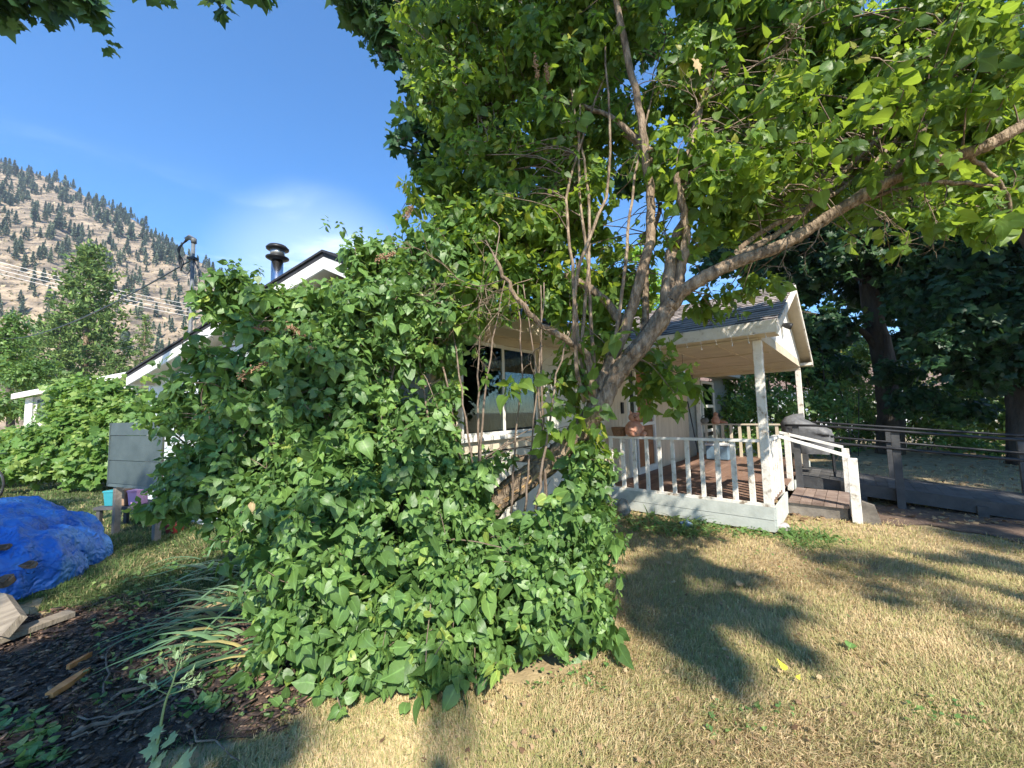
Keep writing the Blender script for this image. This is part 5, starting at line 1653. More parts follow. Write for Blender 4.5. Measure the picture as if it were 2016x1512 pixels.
canopy = [
    E(1200, 480, 4.4, .22, .2, .14, .8), E(1150, 600, 3.7, .2, .2, .12, 1.1), E(1080, 600, 3.6, .2, .2, .09, 1.1), E(950, 610, 3.3, .2, .2, .08, 1.1), E(1230, 620, 3.8, .14, .15, .12), E(1180, 540, 4.2, .25, .2, .12), E(1260, 560, 4.4, .2, .2, .14, .8), E(1160, 440, 4.3, .2), E(1290, 470, 4.3, .16, .2, .2, .8), E(930, 560, 3.45, .3, .3, .2, 1.3), E(1010, 545, 3.6, .32, .3, .2, 1.2), E(1090, 560, 3.7, .3, .3, .18, 1.1), E(960, 480, 3.5, .3), E(1060, 440, 3.6, .3), E(870, 520, 3.5, .3, .3, .25), E(900, 480, 3.6, .42), E(1000, 440, 3.7, .45, .5, .4), E(1110, 400, 3.8, .45, .5, .4), E(960, 330, 3.9, .5), E(1080, 280, 3.9, .5), E(880, 380, 4.0, .4),
    E(900, 200, 4.0, .5), E(1010, 140, 4.0, .55), E(1130, 120, 3.9, .55), E(860, 60, 4.0, .45), E(980, 0, 3.8, .5), E(1120, -20, 3.7, .5), E(1210, 250, 3.9, .4), E(1240, 20, 3.6, .45),
    E(1330, 330, 3.4, .36, .4, .3), E(1400, 350, 3.1, .30, .3, .2), E(1350, 160, 3.6, .45), E(1460, 250, 3.9, .5), E(1450, 60, 3.7, .5), E(1560, 330, 3.8, .42), E(1480, 410, 3.9, .32),
    E(1580, 180, 3.7, .5), E(1600, 20, 3.5, .5), E(1700, 270, 3.7, .42), E(1720, 120, 3.5, .5), E(1830, 30, 3.3, .5), E(1860, 190, 3.4, .42), E(1960, 100, 3.2, .5), E(1940, 270, 3.3, .32, .4, .22), E(1800, 330, 3.5, .3),
    E(1600, 330, 2.9, .22, .2, .12, .8), E(1700, 230, 2.8, .25, .2, .18, .7), E(1820, 170, 2.7, .25, .2, .18, .7), E(1930, 60, 2.6, .28, .2, .2, .8), E(1560, 180, 3.0, .25, .2, .2, .7), E(1780, 320, 2.8, .2, .2, .10, .7), E(1900, 230, 2.7, .2, .2, .12, .8), E(1480, 340, 3.0, .2, .2, .14, .8), E(1380, 470, 3.3, .16, .2, .1, .8), E(1750, 430, 3.1, .2, .2, .06, .8), E(1860, 425, 2.9, .2, .2, .07, .9), E(1960, 410, 2.8, .2, .2, .08, 1), E(1560, 60, 3.4, .4), E(1400, 20, 3.5, .4), E(1660, 200, 3.5, .35), E(1780, 150, 3.3, .35), E(1520, 300, 3.6, .35), E(1420, 440, 3.9, .25, .3, .2), E(1620, 380, 3.9, .3, .3, .15), E(1980, 380, 3.0, .22, .3, .14, .8), E(1870, 400, 3.2, .2, .3, .12, .7), E(1700, 400, 3.5, .25, .3, .14, .7),
    E(1400, 600, 3.6, .18, .2, .11, .9), E(1480, 560, 3.5, .15, .2, .1, .9), E(1285, 750, 3.55, .15, .2, .17, 1.3), E(1335, 745, 3.4, .13, .15, .14, 1.2), E(1290, 700, 3.6, .12, .15, .1, 1.2),
    E(1180, 650, 3.7, .22, .2, .3), E(1120, 560, 3.9, .3, .3, .18), E(1060, 480, 4.0, .35, .3, .2), E(1210, 560, 4.2, .25, .3, .18), E(1120, 730, 3.4, .16, .2, .3, .9),
    E(1175, 672, 3.0, .06, .06, .08), E(1040, 745, 3.0, .05, .05, .05, 1.3), E(975, 770, 3.0, .06, .06, .08, 1.), E(1110, 840, 3.0, .11, .12, .10, 1.2), E(1150, 790, 3.1, .09, .1, .08), E(1165, 880, 3.0, .12, .12, .1, 1.1),
]
# the crown runs on above and behind the camera
canopy += [((1.9, 1.0, 4.3), (1.0, .9, .45), .8), ((3.0, .6, 4.2), (.8, .9, .5), .6)]
cp_, cn_ = blob_points(canopy, 66, .3, .09)
keepm = ~((cp_[:, 2] < 1.0))
cp_, cn_ = cp_[keepm], cn_[keepm]
ps, ds, ns, sz, vr, ax = sprigs(cp_, cn_, .25, 7, .088, .85, .5)
foliage(LT, 'leaf', 'crown', HEART, ps, ds, ns, sz, vr, M_tree, 300, wide=rs.uniform(.8, 1.05, len(ps)))
ok, zz, uu, vv = in_view(cp_)
sel = np.where(ok)[0]; sel = rs.choice(sel, min(1000, len(sel)), replace=False)
twigs(LT, 'twig', cp_[sel], ax[sel], skel, M_stem, .0042, maxd=1.5)
# bare drooping twigs under the long limb and in front of the window
mb = MB()
def wild(u, v, Y, L, dirv, depth=0, r=.005):
    p = np.array(P(u, v, Y)) if depth == 0 else np.array(u)
    d = np.array(dirv, float); pts = [p]
    for i in range(6):
        d = d / np.linalg.norm(d) + rs.normal(scale=.28, size=3) + np.array([0, 0, -.05])
        p = p + d / np.linalg.norm(d) * L / 6; pts.append(p)
        if depth < 2 and rs.uniform() < .6:
            wild(p, 0, 0, L * .5, d / np.linalg.norm(d) + rs.normal(scale=.7, size=3), depth + 1, r * .6)
    mb.tube([tuple(q) for q in pts], np.linspace(r, r * .35, 7), 4, cap=False)


for (u, v) in ((1870, 390), (1900, 400), (1960, 400), (1780, 400), (1820, 370), (1620, 440), (1550, 470), (1990, 330), (1700, 400)):
    for _ in range(1): wild(u, v, 2.9, rs.uniform(.25, .5), (rs.normal() * .6, rs.normal() * .3, -.6))
for _ in range(11): wild(rs.uniform(880, 1100), rs.uniform(540, 700), 3.1, rs.uniform(.3, .7), (rs.normal(), rs.normal() * .3, rs.normal() * .5 - .1), 0, .0045)
for _ in range(18): wild(rs.uniform(1350, 2000), rs.uniform(100, 420), rs.uniform(2.8, 3.6), rs.uniform(.4, .9), (.8, rs.normal() * .3, .5), 0, .006)
mb.build('bare_twig', M_bark, LT, kind='stuff')

# ---------------- lilac bush
LB = thing('lilac_bush', 'big dense lilac bush with heart shaped leaves in front of the house', 'shrub', (-1.0, 3.1, 0))
bush = [
    ((-.95, 3.0, .75), (.95, .78, .80)), ((.10, 3.05, .62), (.60, .55, .70)), ((-.35, 2.75, .45), (.75, .45, .50)), ((-1.62, 3.25, .85), (.62, .6, .62)),
    ((-2.30, 3.5, 1.25), (.55, .6, .65)), ((-2.2, 3.5, 1.92), (.58, .5, .50)), ((-1.55, 3.3, 1.85), (.70, .55, .65)), ((-.75, 3.2, 1.35), (.42, .45, .42)),
    ((-1.05, 3.3, 2.45), (.50, .45, .50)), ((-2.05, 3.6, 2.50), (.30, .35, .26)), ((-2.85, 3.5, 1.75), (.30, .35, .18), .8), ((-2.7, 3.4, 1.1), (.34, .3, .3)),
    ((-.60, 3.4, 2.35), (.38, .35, .42)), ((-.55, 3.5, 2.95), (.45, .4, .40)), ((-1.05, 3.55, 2.95), (.34, .3, .25), .9), ((-1.75, 3.5, 2.35), (.35, .35, .3)),
    ((.42, 3.25, 1.10), (.30, .3, .40)), ((-.10, 3.2, 1.12), (.36, .35, .20)), ((.62, 3.4, .75), (.22, .3, .55)), ((-.55, 3.3, 1.75), (.18, .2, .2), .8), ((.70, 3.55, 1.05), (.18, .2, .25)),
    ((-1.05, 2.5, .30), (.5, .32, .32)), ((-.6, 2.38, .22), (.50, .25, .25)), ((.35, 2.75, .35), (.35, .3, .38)),
    ((-2.6, 3.45, 1.35), (.30, .3, .16)), E(430, 590, 3.4, .12, .15, .18, 1.3), E(475, 560, 3.4, .13, .15, .17, 1.3), E(540, 610, 3.4, .22, .2, .18), E(610, 620, 3.4, .16, .2, .13), E(650, 600, 3.4, .18, .2, .15), E(720, 500, 3.3, .18, .2, .2), E(400, 690, 3.4, .12, .15, .08), E(345, 740, 3.4, .09, .12, .06, .8), ((-3.1, 3.5, 1.72), (.25, .25, .07), .8), ((-2.9, 3.35, .95), (.22, .25, .14), .9), ((-2.2, 3.6, 2.68), (.13, .15, .16), 1.2), ((-2.48, 3.6, 2.55), (.09, .12, .12), 1.2),
]
bp, bn = blob_points(bush, 150, .42, .07)
keepm = bp[:, 2] > .05
# keep the window and the trunk base clear
o1, z1_, u1_, v1_ = in_view(bp)
win_gap = (u1_ > 905) & (u1_ < 1140) & (v1_ > 560) & (v1_ < 900) & (bp[:, 2] > 1.25)
tr_gap = (np.abs(v1_ - (955 - (u1_ - 1020) * .62)) < 66) & (u1_ > 955) & (u1_ < 1130)
keepm &= (np.sin(bp[:, 0] * 8.1 + 2 * np.sin(bp[:, 2] * 5)) * np.sin(bp[:, 2] * 9.3 + 1.5 * np.sin(bp[:, 0] * 6 + bp[:, 1] * 4)) * np.sin(bp[:, 1] * 7 + 1) < .5)
keepm &= ~(win_gap & (rs.uniform(size=len(bp)) < .94)) & ~tr_gap
bp, bn = bp[keepm], bn[keepm]
ps, ds, ns, sz, vr, ax = sprigs(bp, bn, .35, 8, .073, .9, .5, .024)
foliage(LB, 'leaf', 'foliage', HEART, ps, ds, ns, sz, vr * .9, M_lilac, 300, wide=rs.uniform(.82, 1.08, len(ps)))
bs_ = []
for i in range(34):
    a_ = rs.uniform(0, 6.28); b0_ = np.array([-1.0 + .7 * math.cos(a_), 3.25 + .25 * math.sin(a_), 0])
    t_ = bp[rs.randint(len(bp))]
    m_ = (b0_ + t_) / 2 + rs.normal(scale=.08, size=3) + [0, 0, .25]
    q = spline([b0_, b0_ * .6 + m_ * .4 + [0, 0, .1], m_, t_], 6)
    MB().tube(q.tolist(), np.linspace(.018, .006, len(q)), 6).build('stem', M_stem, LB, True)
    bs_.extend(q.tolist())
gapz = (u1_[keepm] > 895) & (u1_[keepm] < 1150) & (v1_[keepm] > 560) & (v1_[keepm] < 1020)
sel = rs.choice(np.where(~gapz)[0], 800, replace=False)
twigs(LB, 'twig', bp[sel], ax[sel], bs_, M_stem, .004, maxd=1.2)
mb_main = mb; mb = MB()
for _ in range(30): wild(rs.uniform(540, 720), rs.uniform(780, 900), 3.3, rs.uniform(.3, .6), (rs.normal(), rs.normal() * .3, rs.normal() * .5), 0, .004)
mb.build('bare_twig', M_stem, LB, kind='stuff')
# dried seed heads
for (u, v, Y, du, dv) in ((470, 745, 2.9, 55, -32), (560, 640, 3.0, 40, 20), (610, 688, 2.9, 36, 4), (740, 512, 3.05, 36, -14), (800, 428, 3.2, 10, -20), (1052, 110, 3.4, 8, 45), (1075, 130, 3.4, 4, 30), (470, 640, 3.1, 60, 10)):
    a_, b_ = P(u, v, Y), P(u + du, v + dv, Y)
    mb = MB(); mb.tube([a_, b_], .004, 4)
    for i in range(60):
        t = rs.uniform(0, 1); r = .028 * (1 - t * .6)
        c = a_.lerp(b_, t) + Vector(rs.normal(scale=r * .55, size=3))
        dd_ = Vector(rs.normal(size=3)).normalized()
        mb.beam(c, c + dd_ * .016, dd_.orthogonal().normalized() * .004, dd_.cross(dd_.orthogonal()).normalized() * .003)
    mb.build('seed_head', M_seed, LB if v > 200 else LT)

# ---------------- overhead maple: crown edge in view, unseen rest placed behind the camera to shade chosen spots
MT = thing('overhead_maple', 'tall dark maple whose crown edge hangs into the top of the view against blue sky', 'tree', (-8, -9, 0))
MB().tube(spline([(-8, -9, -.1), (-7.9, -8.8, 2.2), (-7.5, -8, 4), (-6, -6, 7), (-3.5, -2.5, 9.5), (0, 2.5, 11)], 6).tolist(), np.linspace(.34, .05, 31), 12, .08).build('trunk', M_darkbark, MT, True)
MB().tube(spline([(-6, -6, 7), (0, -7, 9), (5, -6, 11), (9, -3, 12)], 6).tolist(), np.linspace(.15, .04, 19), 8, .08).build('limb', M_darkbark, MT, True)
MB().tube(spline([(-6, -6, 7), (-7.5, -4.5, 8.5), (-9, -3, 9.5), (-10, -1, 10)], 6).tolist(), np.linspace(.15, .04, 19), 8, .08).build('limb', M_darkbark, MT, True)
crown = [
    E(700, 10, 4.6, .26), E(740, -40, 4.8, .5), E(770, 70, 4.8, .34), E(820, 140, 4.9, .26), E(815, 215, 4.9, .2), E(800, 285, 4.8, .16), E(850, 345, 4.8, .2), E(870, 250, 4.9, .38), E(860, 330, 4.8, .28), E(900, 120, 5.0, .5), E(950, 260, 5.2, .5), E(820, -60, 5, .6), E(1000, 60, 5.2, .6), E(880, 400, 4.6, .22),
    E(1120, 180, 5.3, .6), E(1240, 60, 5.3, .6), E(1130, 330, 5.2, .45), E(1250, 330, 5.6, .3),
    E(40, -30, 4.0, .24, .3, .22, 1.3), E(110, -40, 4.0, .3, .3, .24, 1.3), E(175, 5, 4.0, .18, .2, .13, 1.3), E(0, 0, 4, .22, .2, .16, 1.3),
    E(310, -30, 4.0, .09, .1, .10), E(425, -28, 4.0, .12, .1, .14), E(515, -25, 4.0, .11, .1, .12),
]


def shade(u, v, h, r, mul=1.0, z0=0.0, q=None):  # unseen leaf clump added along the sun ray to shade a point
    h = h + 3.5
    g = q if q is not None else G(u, v, z0)
    p = g + SUN * ((h - g.z) / SUN.z)
    return ((p.x, p.y, p.z), (r, r, r * .45), mul)


SHADE_CLUMPS = [  # each group names the target that its added leaf clumps shade
    # lawn shadow right of the bush, foreground patches, right edge and path
    shade(1330, 1110, 6.0, .42), shade(1400, 1180, 6.0, .36), shade(1300, 1210, 6, .34), shade(1400, 1310, 6.2, .16, .8), shade(1340, 1270, 6, .2), shade(1250, 1140, 6, .3), shade(1440, 1130, 6, .22), shade(1380, 1240, 6, .22, .7), shade(1450, 1220, 6.3, .14, .6), shade(1320, 1170, 6.3, .25, .7), shade(1390, 1300, 6.5, .16, .7),
    shade(900, 1390, 6.5, .12, .7), shade(560, 1470, 6.5, .16, .7), shade(400, 1510, 6, .25), 
    shade(1650, 1095, 7, .28, .6), shade(1750, 1110, 7, .3, .5), shade(1860, 1100, 7, .3, .6), shade(1980, 1110, 7, .35, .8), shade(1700, 1150, 7, .2, .45), shade(1820, 1170, 7.3, .22, .45), shade(1600, 1100, 7, .2, .5), shade(1920, 1210, 7.2, .2, .45), shade(1560, 1200, 7, .13, .4), shade(1990, 1280, 7, .15, .4), shade(1930, 1160, 6.5, .18, .7), shade(1600, 1130, 7, .15, .6),
    # tarp, chips and the left half of the bush
    shade(100, 1130, 7, .7), shade(250, 1060, 7, .8), shade(60, 1000, 7.5, .7), shade(250, 1250, 7, .5), shade(100, 1350, 7, .5), shade(350, 1150, 7, .6), shade(-60, 1200, 7, .6), shade(300, 1400, 7, .4), shade(150, 1480, 6.5, .3),
    shade(0, 0, 7, .55, .9, 0, Vector((-2.6, 3.3, 1.2))), shade(0, 0, 7, .45, .6, 0, Vector((-1.6, 3.0, 1.8))), shade(0, 0, 7, .5, .8, 0, Vector((-2.5, 3.4, 2.1))),
    # trees and path right
    shade(0, 0, 9, 1.7, .7, 0, Vector((9.5, 13, .8))), shade(0, 0, 9, 1.7, .7, 0, Vector((13, 13, .8))), shade(0, 0, 10, 1.7, .7, 0, Vector((7, 12.5, 1.2))), shade(0, 0, 11, 2, .6, 0, Vector((15, 12, 1.2))), shade(0, 0, 9, 1.6, .8, 0, Vector((11, 10, .3))), shade(0, 0, 9, 1.5, .8, 0, Vector((9, 9.5, 0))), shade(0, 0, 9, 1.5, .8, 0, Vector((13, 10, 0))), shade(0, 0, 8, 1.0, .8, 0, Vector((7.5, 8, 0))), shade(0, 0, 8, 1.0, .8, 0, Vector((9.5, 7.5, 0))), shade(0, 0, 8, 1.3, .8, 0, Vector((8, 10, 0))), shade(0, 0, 8, 1.2, .8, 0, Vector((11.5, 8, 0))), shade(0, 0, 8, 1.0, .8, 0, Vector((6.3, 6.3, 0))),
    # left part of the lilac crown
    shade(0, 0, 7.5, .6, .9, 0, P(880, 120, 4)), shade(0, 0, 7.5, .6, .9, 0, P(1000, 250, 3.9)), shade(0, 0, 7.6, .6, .9, 0, P(1100, 100, 3.9)), shade(0, 0, 7.5, .6, .9, 0, P(900, 350, 3.9)), shade(0, 0, 7.5, .5, .9, 0, P(1030, 430, 3.8)), shade(0, 0, 7.5, .5, .8, 0, P(1180, 280, 3.9)),
    shade(0, 0, 7.5, .4, .8, 0, P(1480, 100, 3.6)), shade(0, 0, 7.5, .4, .8, 0, P(1320, 60, 3.6)), shade(0, 0, 7.5, .35, .8, 0, P(1650, 120, 3.6)),
    shade(1800, 1000, 8, 1.0, .8), shade(2000, 980, 8, 1.0, .8), shade(1700, 940, 8.5, .9, .8), shade(1950, 1060, 8, .6, .8),
]
crown += SHADE_CLUMPS
mp_, mn_ = blob_points(crown, 26, .25)
ps, ds, ns, sz, vr, ax = sprigs(mp_, mn_, .3, 6, .17, .9, .5, .05)
foliage(MT, 'leaf', 'crown', MAPLE, ps, ds, ns, sz, vr, M_maple, 160, wide=rs.uniform(.85, 1.1, len(ps)))
ok, zz, uu, vv = in_view(mp_)
sel = np.where(ok)[0]; sel = rs.choice(sel, min(250, len(sel)), replace=False)
mskel = spline([(0, 2.5, 11), (-.3, 3.6, 9.4), (-.3, 4.6, 7.6), tuple(P(900, 100, 5.2)), tuple(P(880, 300, 5.0))], 8)
MB().tube(mskel.tolist(), np.linspace(.05, .02, len(mskel)), 8, .06).build('limb', M_darkbark, MT, True)
twigs(MT, 'twig', mp_[sel], ax[sel], mskel.tolist(), M_darkbark, .006, maxd=2.0)

# ---------------- dark maples behind the porch
def big_tree(name, label, base, trunk_pts, r0, blobs, mat, dens, size, tpl, group=None, nl=5, parts=0, limbs=(), grid=None):
    t = thing(name, label, 'tree', base, group)
    q = spline(trunk_pts, 6)
    MB().tube(q.tolist(), np.linspace(r0, r0 * .35, len(q)), 14, .07).build('trunk', M_darkbark, t, True)
    for lp in limbs:
        ql = spline(lp, 5)
        MB().tube(ql.tolist(), np.linspace(r0 * .35, r0 * .1, len(ql)), 8, .06).build('limb', M_darkbark, t, True)
    p, n = blob_points(blobs, dens, .3, .12)
    k_ = p[:, 2] > .4
    p, n = p[k_], n[k_]
    ps, ds, ns, sz, vr, ax = sprigs(p, n, .3, nl, size, .9, .5, .06)
    foliage(t, 'leaf', 'crown', tpl, ps, ds, ns, sz, vr, mat, parts)
    return t


b1 = G(1752, 893)
tp = [(b1.x, b1.y, -.1), tuple(P(1752, 800, b1.y)), tuple(P(1738, 700, b1.y)), tuple(P(1715, 600, b1.y)), tuple(P(1700, 480, b1.y)), tuple(P(1690, 330, b1.y)), tuple(P(1680, 150, b1.y))]
Yd = b1.y
dark1 = [E(1500, 480, Yd + 1, 1.3), E(1560, 560, Yd + 1, 1.1), E(1620, 640, Yd, 1.0, 1, .7), E(1480, 420, Yd + 2, 1.3), E(1640, 480, Yd, 1.4), E(1560, 360, Yd, 1.4), E(1720, 420, Yd - .5, 1.4), E(1820, 500, Yd - 1, 1.3), E(1700, 560, Yd + 1.2, 1.0, 1, .8),
         E(1420, 500, Yd + 3, 1.0, 1, .9), E(1600, 720, Yd + .5, .9, .9, .45), E(1790, 580, Yd + .5, 1.0), E(1840, 640, Yd + .5, .9, .9, .6), E(1770, 680, Yd + 1, .7, .7, .5), E(1560, 680, Yd + 1, .9, .9, .5), E(1470, 640, Yd + 2, .8, .8, .6), E(1680, 260, Yd, 1.8), E(1500, 250, Yd + 1, 1.6), E(1820, 330, Yd, 1.8), E(1650, 720, Yd + 1.5, .7, .7, .4)]
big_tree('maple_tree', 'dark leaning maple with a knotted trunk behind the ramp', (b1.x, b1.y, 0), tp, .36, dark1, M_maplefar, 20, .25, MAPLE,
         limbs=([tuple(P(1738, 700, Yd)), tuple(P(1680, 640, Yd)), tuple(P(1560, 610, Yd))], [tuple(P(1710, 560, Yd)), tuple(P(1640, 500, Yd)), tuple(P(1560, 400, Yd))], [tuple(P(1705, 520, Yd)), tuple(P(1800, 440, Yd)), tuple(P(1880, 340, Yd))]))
Yr = 9.0
b2 = G(2010, 915)
dark2 = [E(1950, 520, Yr, 1.0), E(1900, 600, Yr, .9), E(1990, 620, Yr - .5, .9), E(1850, 680, Yr, .7, .7, .5), E(1960, 720, Yr, .9, .8, .5), E(2060, 520, Yr, 1.2), E(2080, 700, Yr, 1.0), E(1880, 480, Yr + .6, 1.0), E(1820, 580, Yr + 1, .8), E(1800, 780, Yr + 1.5, .6, .6, .4),
         E(1900, 800, Yr + 1.2, .6, .5, .35, .8), E(2000, 400, Yr + .5, 1.2), E(1760, 730, Yr + 2, .5, .5, .35)]
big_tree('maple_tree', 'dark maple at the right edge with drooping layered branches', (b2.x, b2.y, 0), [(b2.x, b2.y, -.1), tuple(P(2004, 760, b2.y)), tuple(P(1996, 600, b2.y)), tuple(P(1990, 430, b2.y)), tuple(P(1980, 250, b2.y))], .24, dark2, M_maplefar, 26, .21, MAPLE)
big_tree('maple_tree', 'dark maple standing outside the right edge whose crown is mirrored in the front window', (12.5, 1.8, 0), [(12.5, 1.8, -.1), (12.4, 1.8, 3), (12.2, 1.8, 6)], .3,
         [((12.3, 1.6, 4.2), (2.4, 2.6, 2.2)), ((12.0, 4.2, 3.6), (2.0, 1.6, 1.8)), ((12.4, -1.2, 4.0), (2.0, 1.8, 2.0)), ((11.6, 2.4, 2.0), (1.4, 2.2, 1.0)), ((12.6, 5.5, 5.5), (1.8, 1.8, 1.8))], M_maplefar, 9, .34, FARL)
# sunlit yellow-green maple above
Yb_ = 7.0
brt = [E(1500, 60, Yb_, .9, .9, .7), E(1620, 160, Yb_, .9, .9, .7), E(1740, 90, Yb_, .9, .9, .7), E(1780, 230, Yb_ - .5, .75, .8, .5), E(1880, 200, Yb_, .9, .9, .6), E(1980, 150, Yb_, 1.0, .9, .6), E(1960, 290, Yb_, .7, .7, .4), E(1850, 330, Yb_, .6, .7, .35), E(1650, 300, Yb_ + .4, .7, .7, .5), E(1440, 200, Yb_ + .5, .7), E(2060, 240, Yb_, .9), E(1560, 260, Yb_, .6), E(1420, 330, Yb_ + .8, .5)]
big_tree('sunlit_maple', 'sunlit yellow green maple behind the long lilac limb', (12.4, 8.0, 0), [(12.4, 8.0, -.1), (12.0, 7.9, 2.5), (10.5, 7.6, 5), (8.5, 7.3, 7.0)], .22, brt, M_bright, 30, .17, MAPLE, limbs=([(8.5, 7.3, 7.0), (6.5, 7.4, 7.2), (4.5, 7, 7.4)],))
# small sunlit tree glimpsed behind the roof
yt = P(1275, 560, 15)
big_tree('yellow_green_tree', 'small yellow green tree glimpsed behind the porch roof', (yt.x, 15, 0), [(yt.x, 15, 0), (yt.x, 15, 3), (yt.x + .1, 15, 6)], .14, [E(1275, 555, 15, .7), E(1290, 620, 15, .8), E(1260, 500, 15, .4), E(1330, 640, 15, .8)], M_bright, 22, .2, FARL)

# hedge of shrubs along the fence
hb = [E(u, v, Y, r, r, r * .8, .9) for (u, v, Y, r) in ((1440, 760, 13, .7), (1460, 830, 13, .6), (1500, 780, 13.5, .8), (1540, 860, 12.5, .5), (1520, 720, 14, .7), (1600, 850, 13.5, .55), (1620, 780, 14, .6), (1670, 860, 14, .5), (1690, 900, 13, .35), (1640, 900, 12, .35), (1820, 880, 13, .5), (1880, 860, 13.5, .55), (1930, 890, 12.5, .5), (1990, 860, 13, .6), (2050, 850, 12, .7), (1800, 840, 14, .4), (1730, 900, 13.5, .35), (1560, 910, 12, .4), (1440, 900, 12, .5), (1960, 800, 13.5, .5))]
hb += [E(u, v, Y, r, r, r * .8, .9) for (u, v, Y, r) in ((1580, 720, 12.5, .8), (1640, 790, 12, .6), (1500, 850, 11.5, .5), (1850, 770, 12, .7), (1920, 760, 12, .7), (2000, 780, 11, .7), (1800, 800, 12.5, .5), (1700, 780, 14.5, .7), (1600, 800, 12, .5), (1880, 830, 12, .5), (1970, 840, 11.5, .5), (1440, 800, 12, .6), (1480, 720, 13, .8), (1660, 740, 14, .8), (1780, 740, 14, .7), (1550, 790, 11.5, .5), (1600, 860, 11.5, .4), (1650, 830, 12.5, .5), (1840, 840, 11.5, .5), (1910, 870, 11, .45), (1980, 890, 10.5, .4), (1700, 840, 13.8, .5), (1470, 860, 11.5, .5), (1800, 700, 13.5, .8), (1700, 690, 14.5, .8), (1580, 660, 14, .9), (1650, 890, 12.8, .5), (1550, 830, 12.5, .6), (1820, 810, 12.8, .7), (1900, 810, 12.5, .7), (1990, 830, 11.5, .6), (1720, 820, 14, .6), (1480, 800, 12.5, .7), (1600, 740, 12.5, .7), (1680, 800, 13.4, .6))]
hd_ = thing('fence_shrubs', 'tangled dark shrubs growing through the chain link fence behind the ramp', 'shrub', (10, 13.5, 0))
p, n_ = blob_points(hb, 34, .2, .15); k_ = p[:, 2] > .1; p, n_ = p[k_], n_[k_]
ps, ds, ns, sz, vr, ax = sprigs(p, n_, .3, 5, .15, .9, .4, .05)
foliage(hd_, 'leaf', 'foliage', FARL, ps, ds, ns, sz, vr, M_lilac, 0)
mb = MB()
for i in range(90):
    q = p[rs.randint(len(p))]; g_ = np.array([q[0] + rs.normal() * .2, q[1] + rs.normal() * .2, 0])
    mb.tube([tuple(g_), tuple((g_ + q) / 2 + rs.normal(scale=.12, size=3)), tuple(q + [0, 0, .2])], .012, 4, cap=False)
mb.build('stem', M_darkbark, hd_, kind='stuff')
# distant trees on the right behind the neighbours
for i, (x, y, h, r, m) in enumerate(((14, 34, 9, 4, M_maplefar), (24, 36, 11, 4.5, M_maplefar), (34, 38, 10, 5, M_maplefar), (7, 30, 8, 2.4, M_lilac))):
    big_tree('street_tree', ('tall dark street tree far behind the neighbouring house', 'broad dark street tree between the two far houses', 'dark street tree behind the far grey roofed house', 'rounded green tree behind the porch roof')[i], (x, y, 0),
             [(x, y, 0), (x, y, h * .4), (x + .2, y, h * .8)], .3, [((x + a, y + b, h * .55 + c), (r * .5, r * .5, r * .45)) for a, b, c in ((0, 0, 1.5), (-r * .4, 0, 0), (r * .4, .5, .2), (0, -r * .3, -.5))], m, 5, .5, FARL)

# ---------------- vine hedge left
VH = thing('vine_hedge', 'bright green grapevine thicket sprawling over the shed at the left', 'vine', P(130, 930, 9.5) * 1)
vb = [E(u, v, Y, r, r, r2) for (u, v, Y, r, r2) in ((150, 800, 10.5, .6, .5), (180, 775, 10.5, .7, .45), (220, 790, 10.5, .7, .55), (270, 830, 10, .7, .7), (50, 880, 10, .8, .55), (150, 860, 9.8, .9, .8), (230, 880, 9.7, .8, .7), (10, 900, 10, .8, .5), (-60, 890, 10, 1, .5), (300, 880, 10, .7, .7), (100, 910, 9.4, .7, .45), (200, 915, 9.4, .7, .4), (140, 757, 10.8, .4, .2))]
p, n_ = blob_points(vb, 42, .5, .08); k_ = p[:, 2] > .08; p, n_ = p[k_], n_[k_]
ps, ds, ns, sz, vr, ax = sprigs(p, n_, .25, 5, .19, 1.0, .6, .05)
foliage(VH, 'leaf', 'foliage', MAPLE, ps, ds, ns, sz, vr, M_vine, 150)
# left broadleaf tree
big_tree('broadleaf_tree', 'feathery green tree at the left edge behind the shed', (P(20, 900, 17).x, 17, 0), [(P(20, 900, 17).x, 17, 0), tuple(P(20, 760, 17)), tuple(P(10, 640, 17))], .15,
         [E(10, 680, 17, 1.1, 1, 1.0), E(50, 740, 16.5, .9, .9, .8), E(-40, 700, 17, 1.5), E(30, 640, 17, .5, .5, .7), E(90, 720, 17, .5, .5, .5), E(20, 800, 16, 1.2, 1, .6)], leaf_mat('broadleaf', [(0, (0.05, 0.10, 0.03)), (0.6, (0.09, 0.17, 0.04)), (1, (0.16, 0.26, 0.06))], .35, (.3, .42, .05)), 26, .17, FARL)


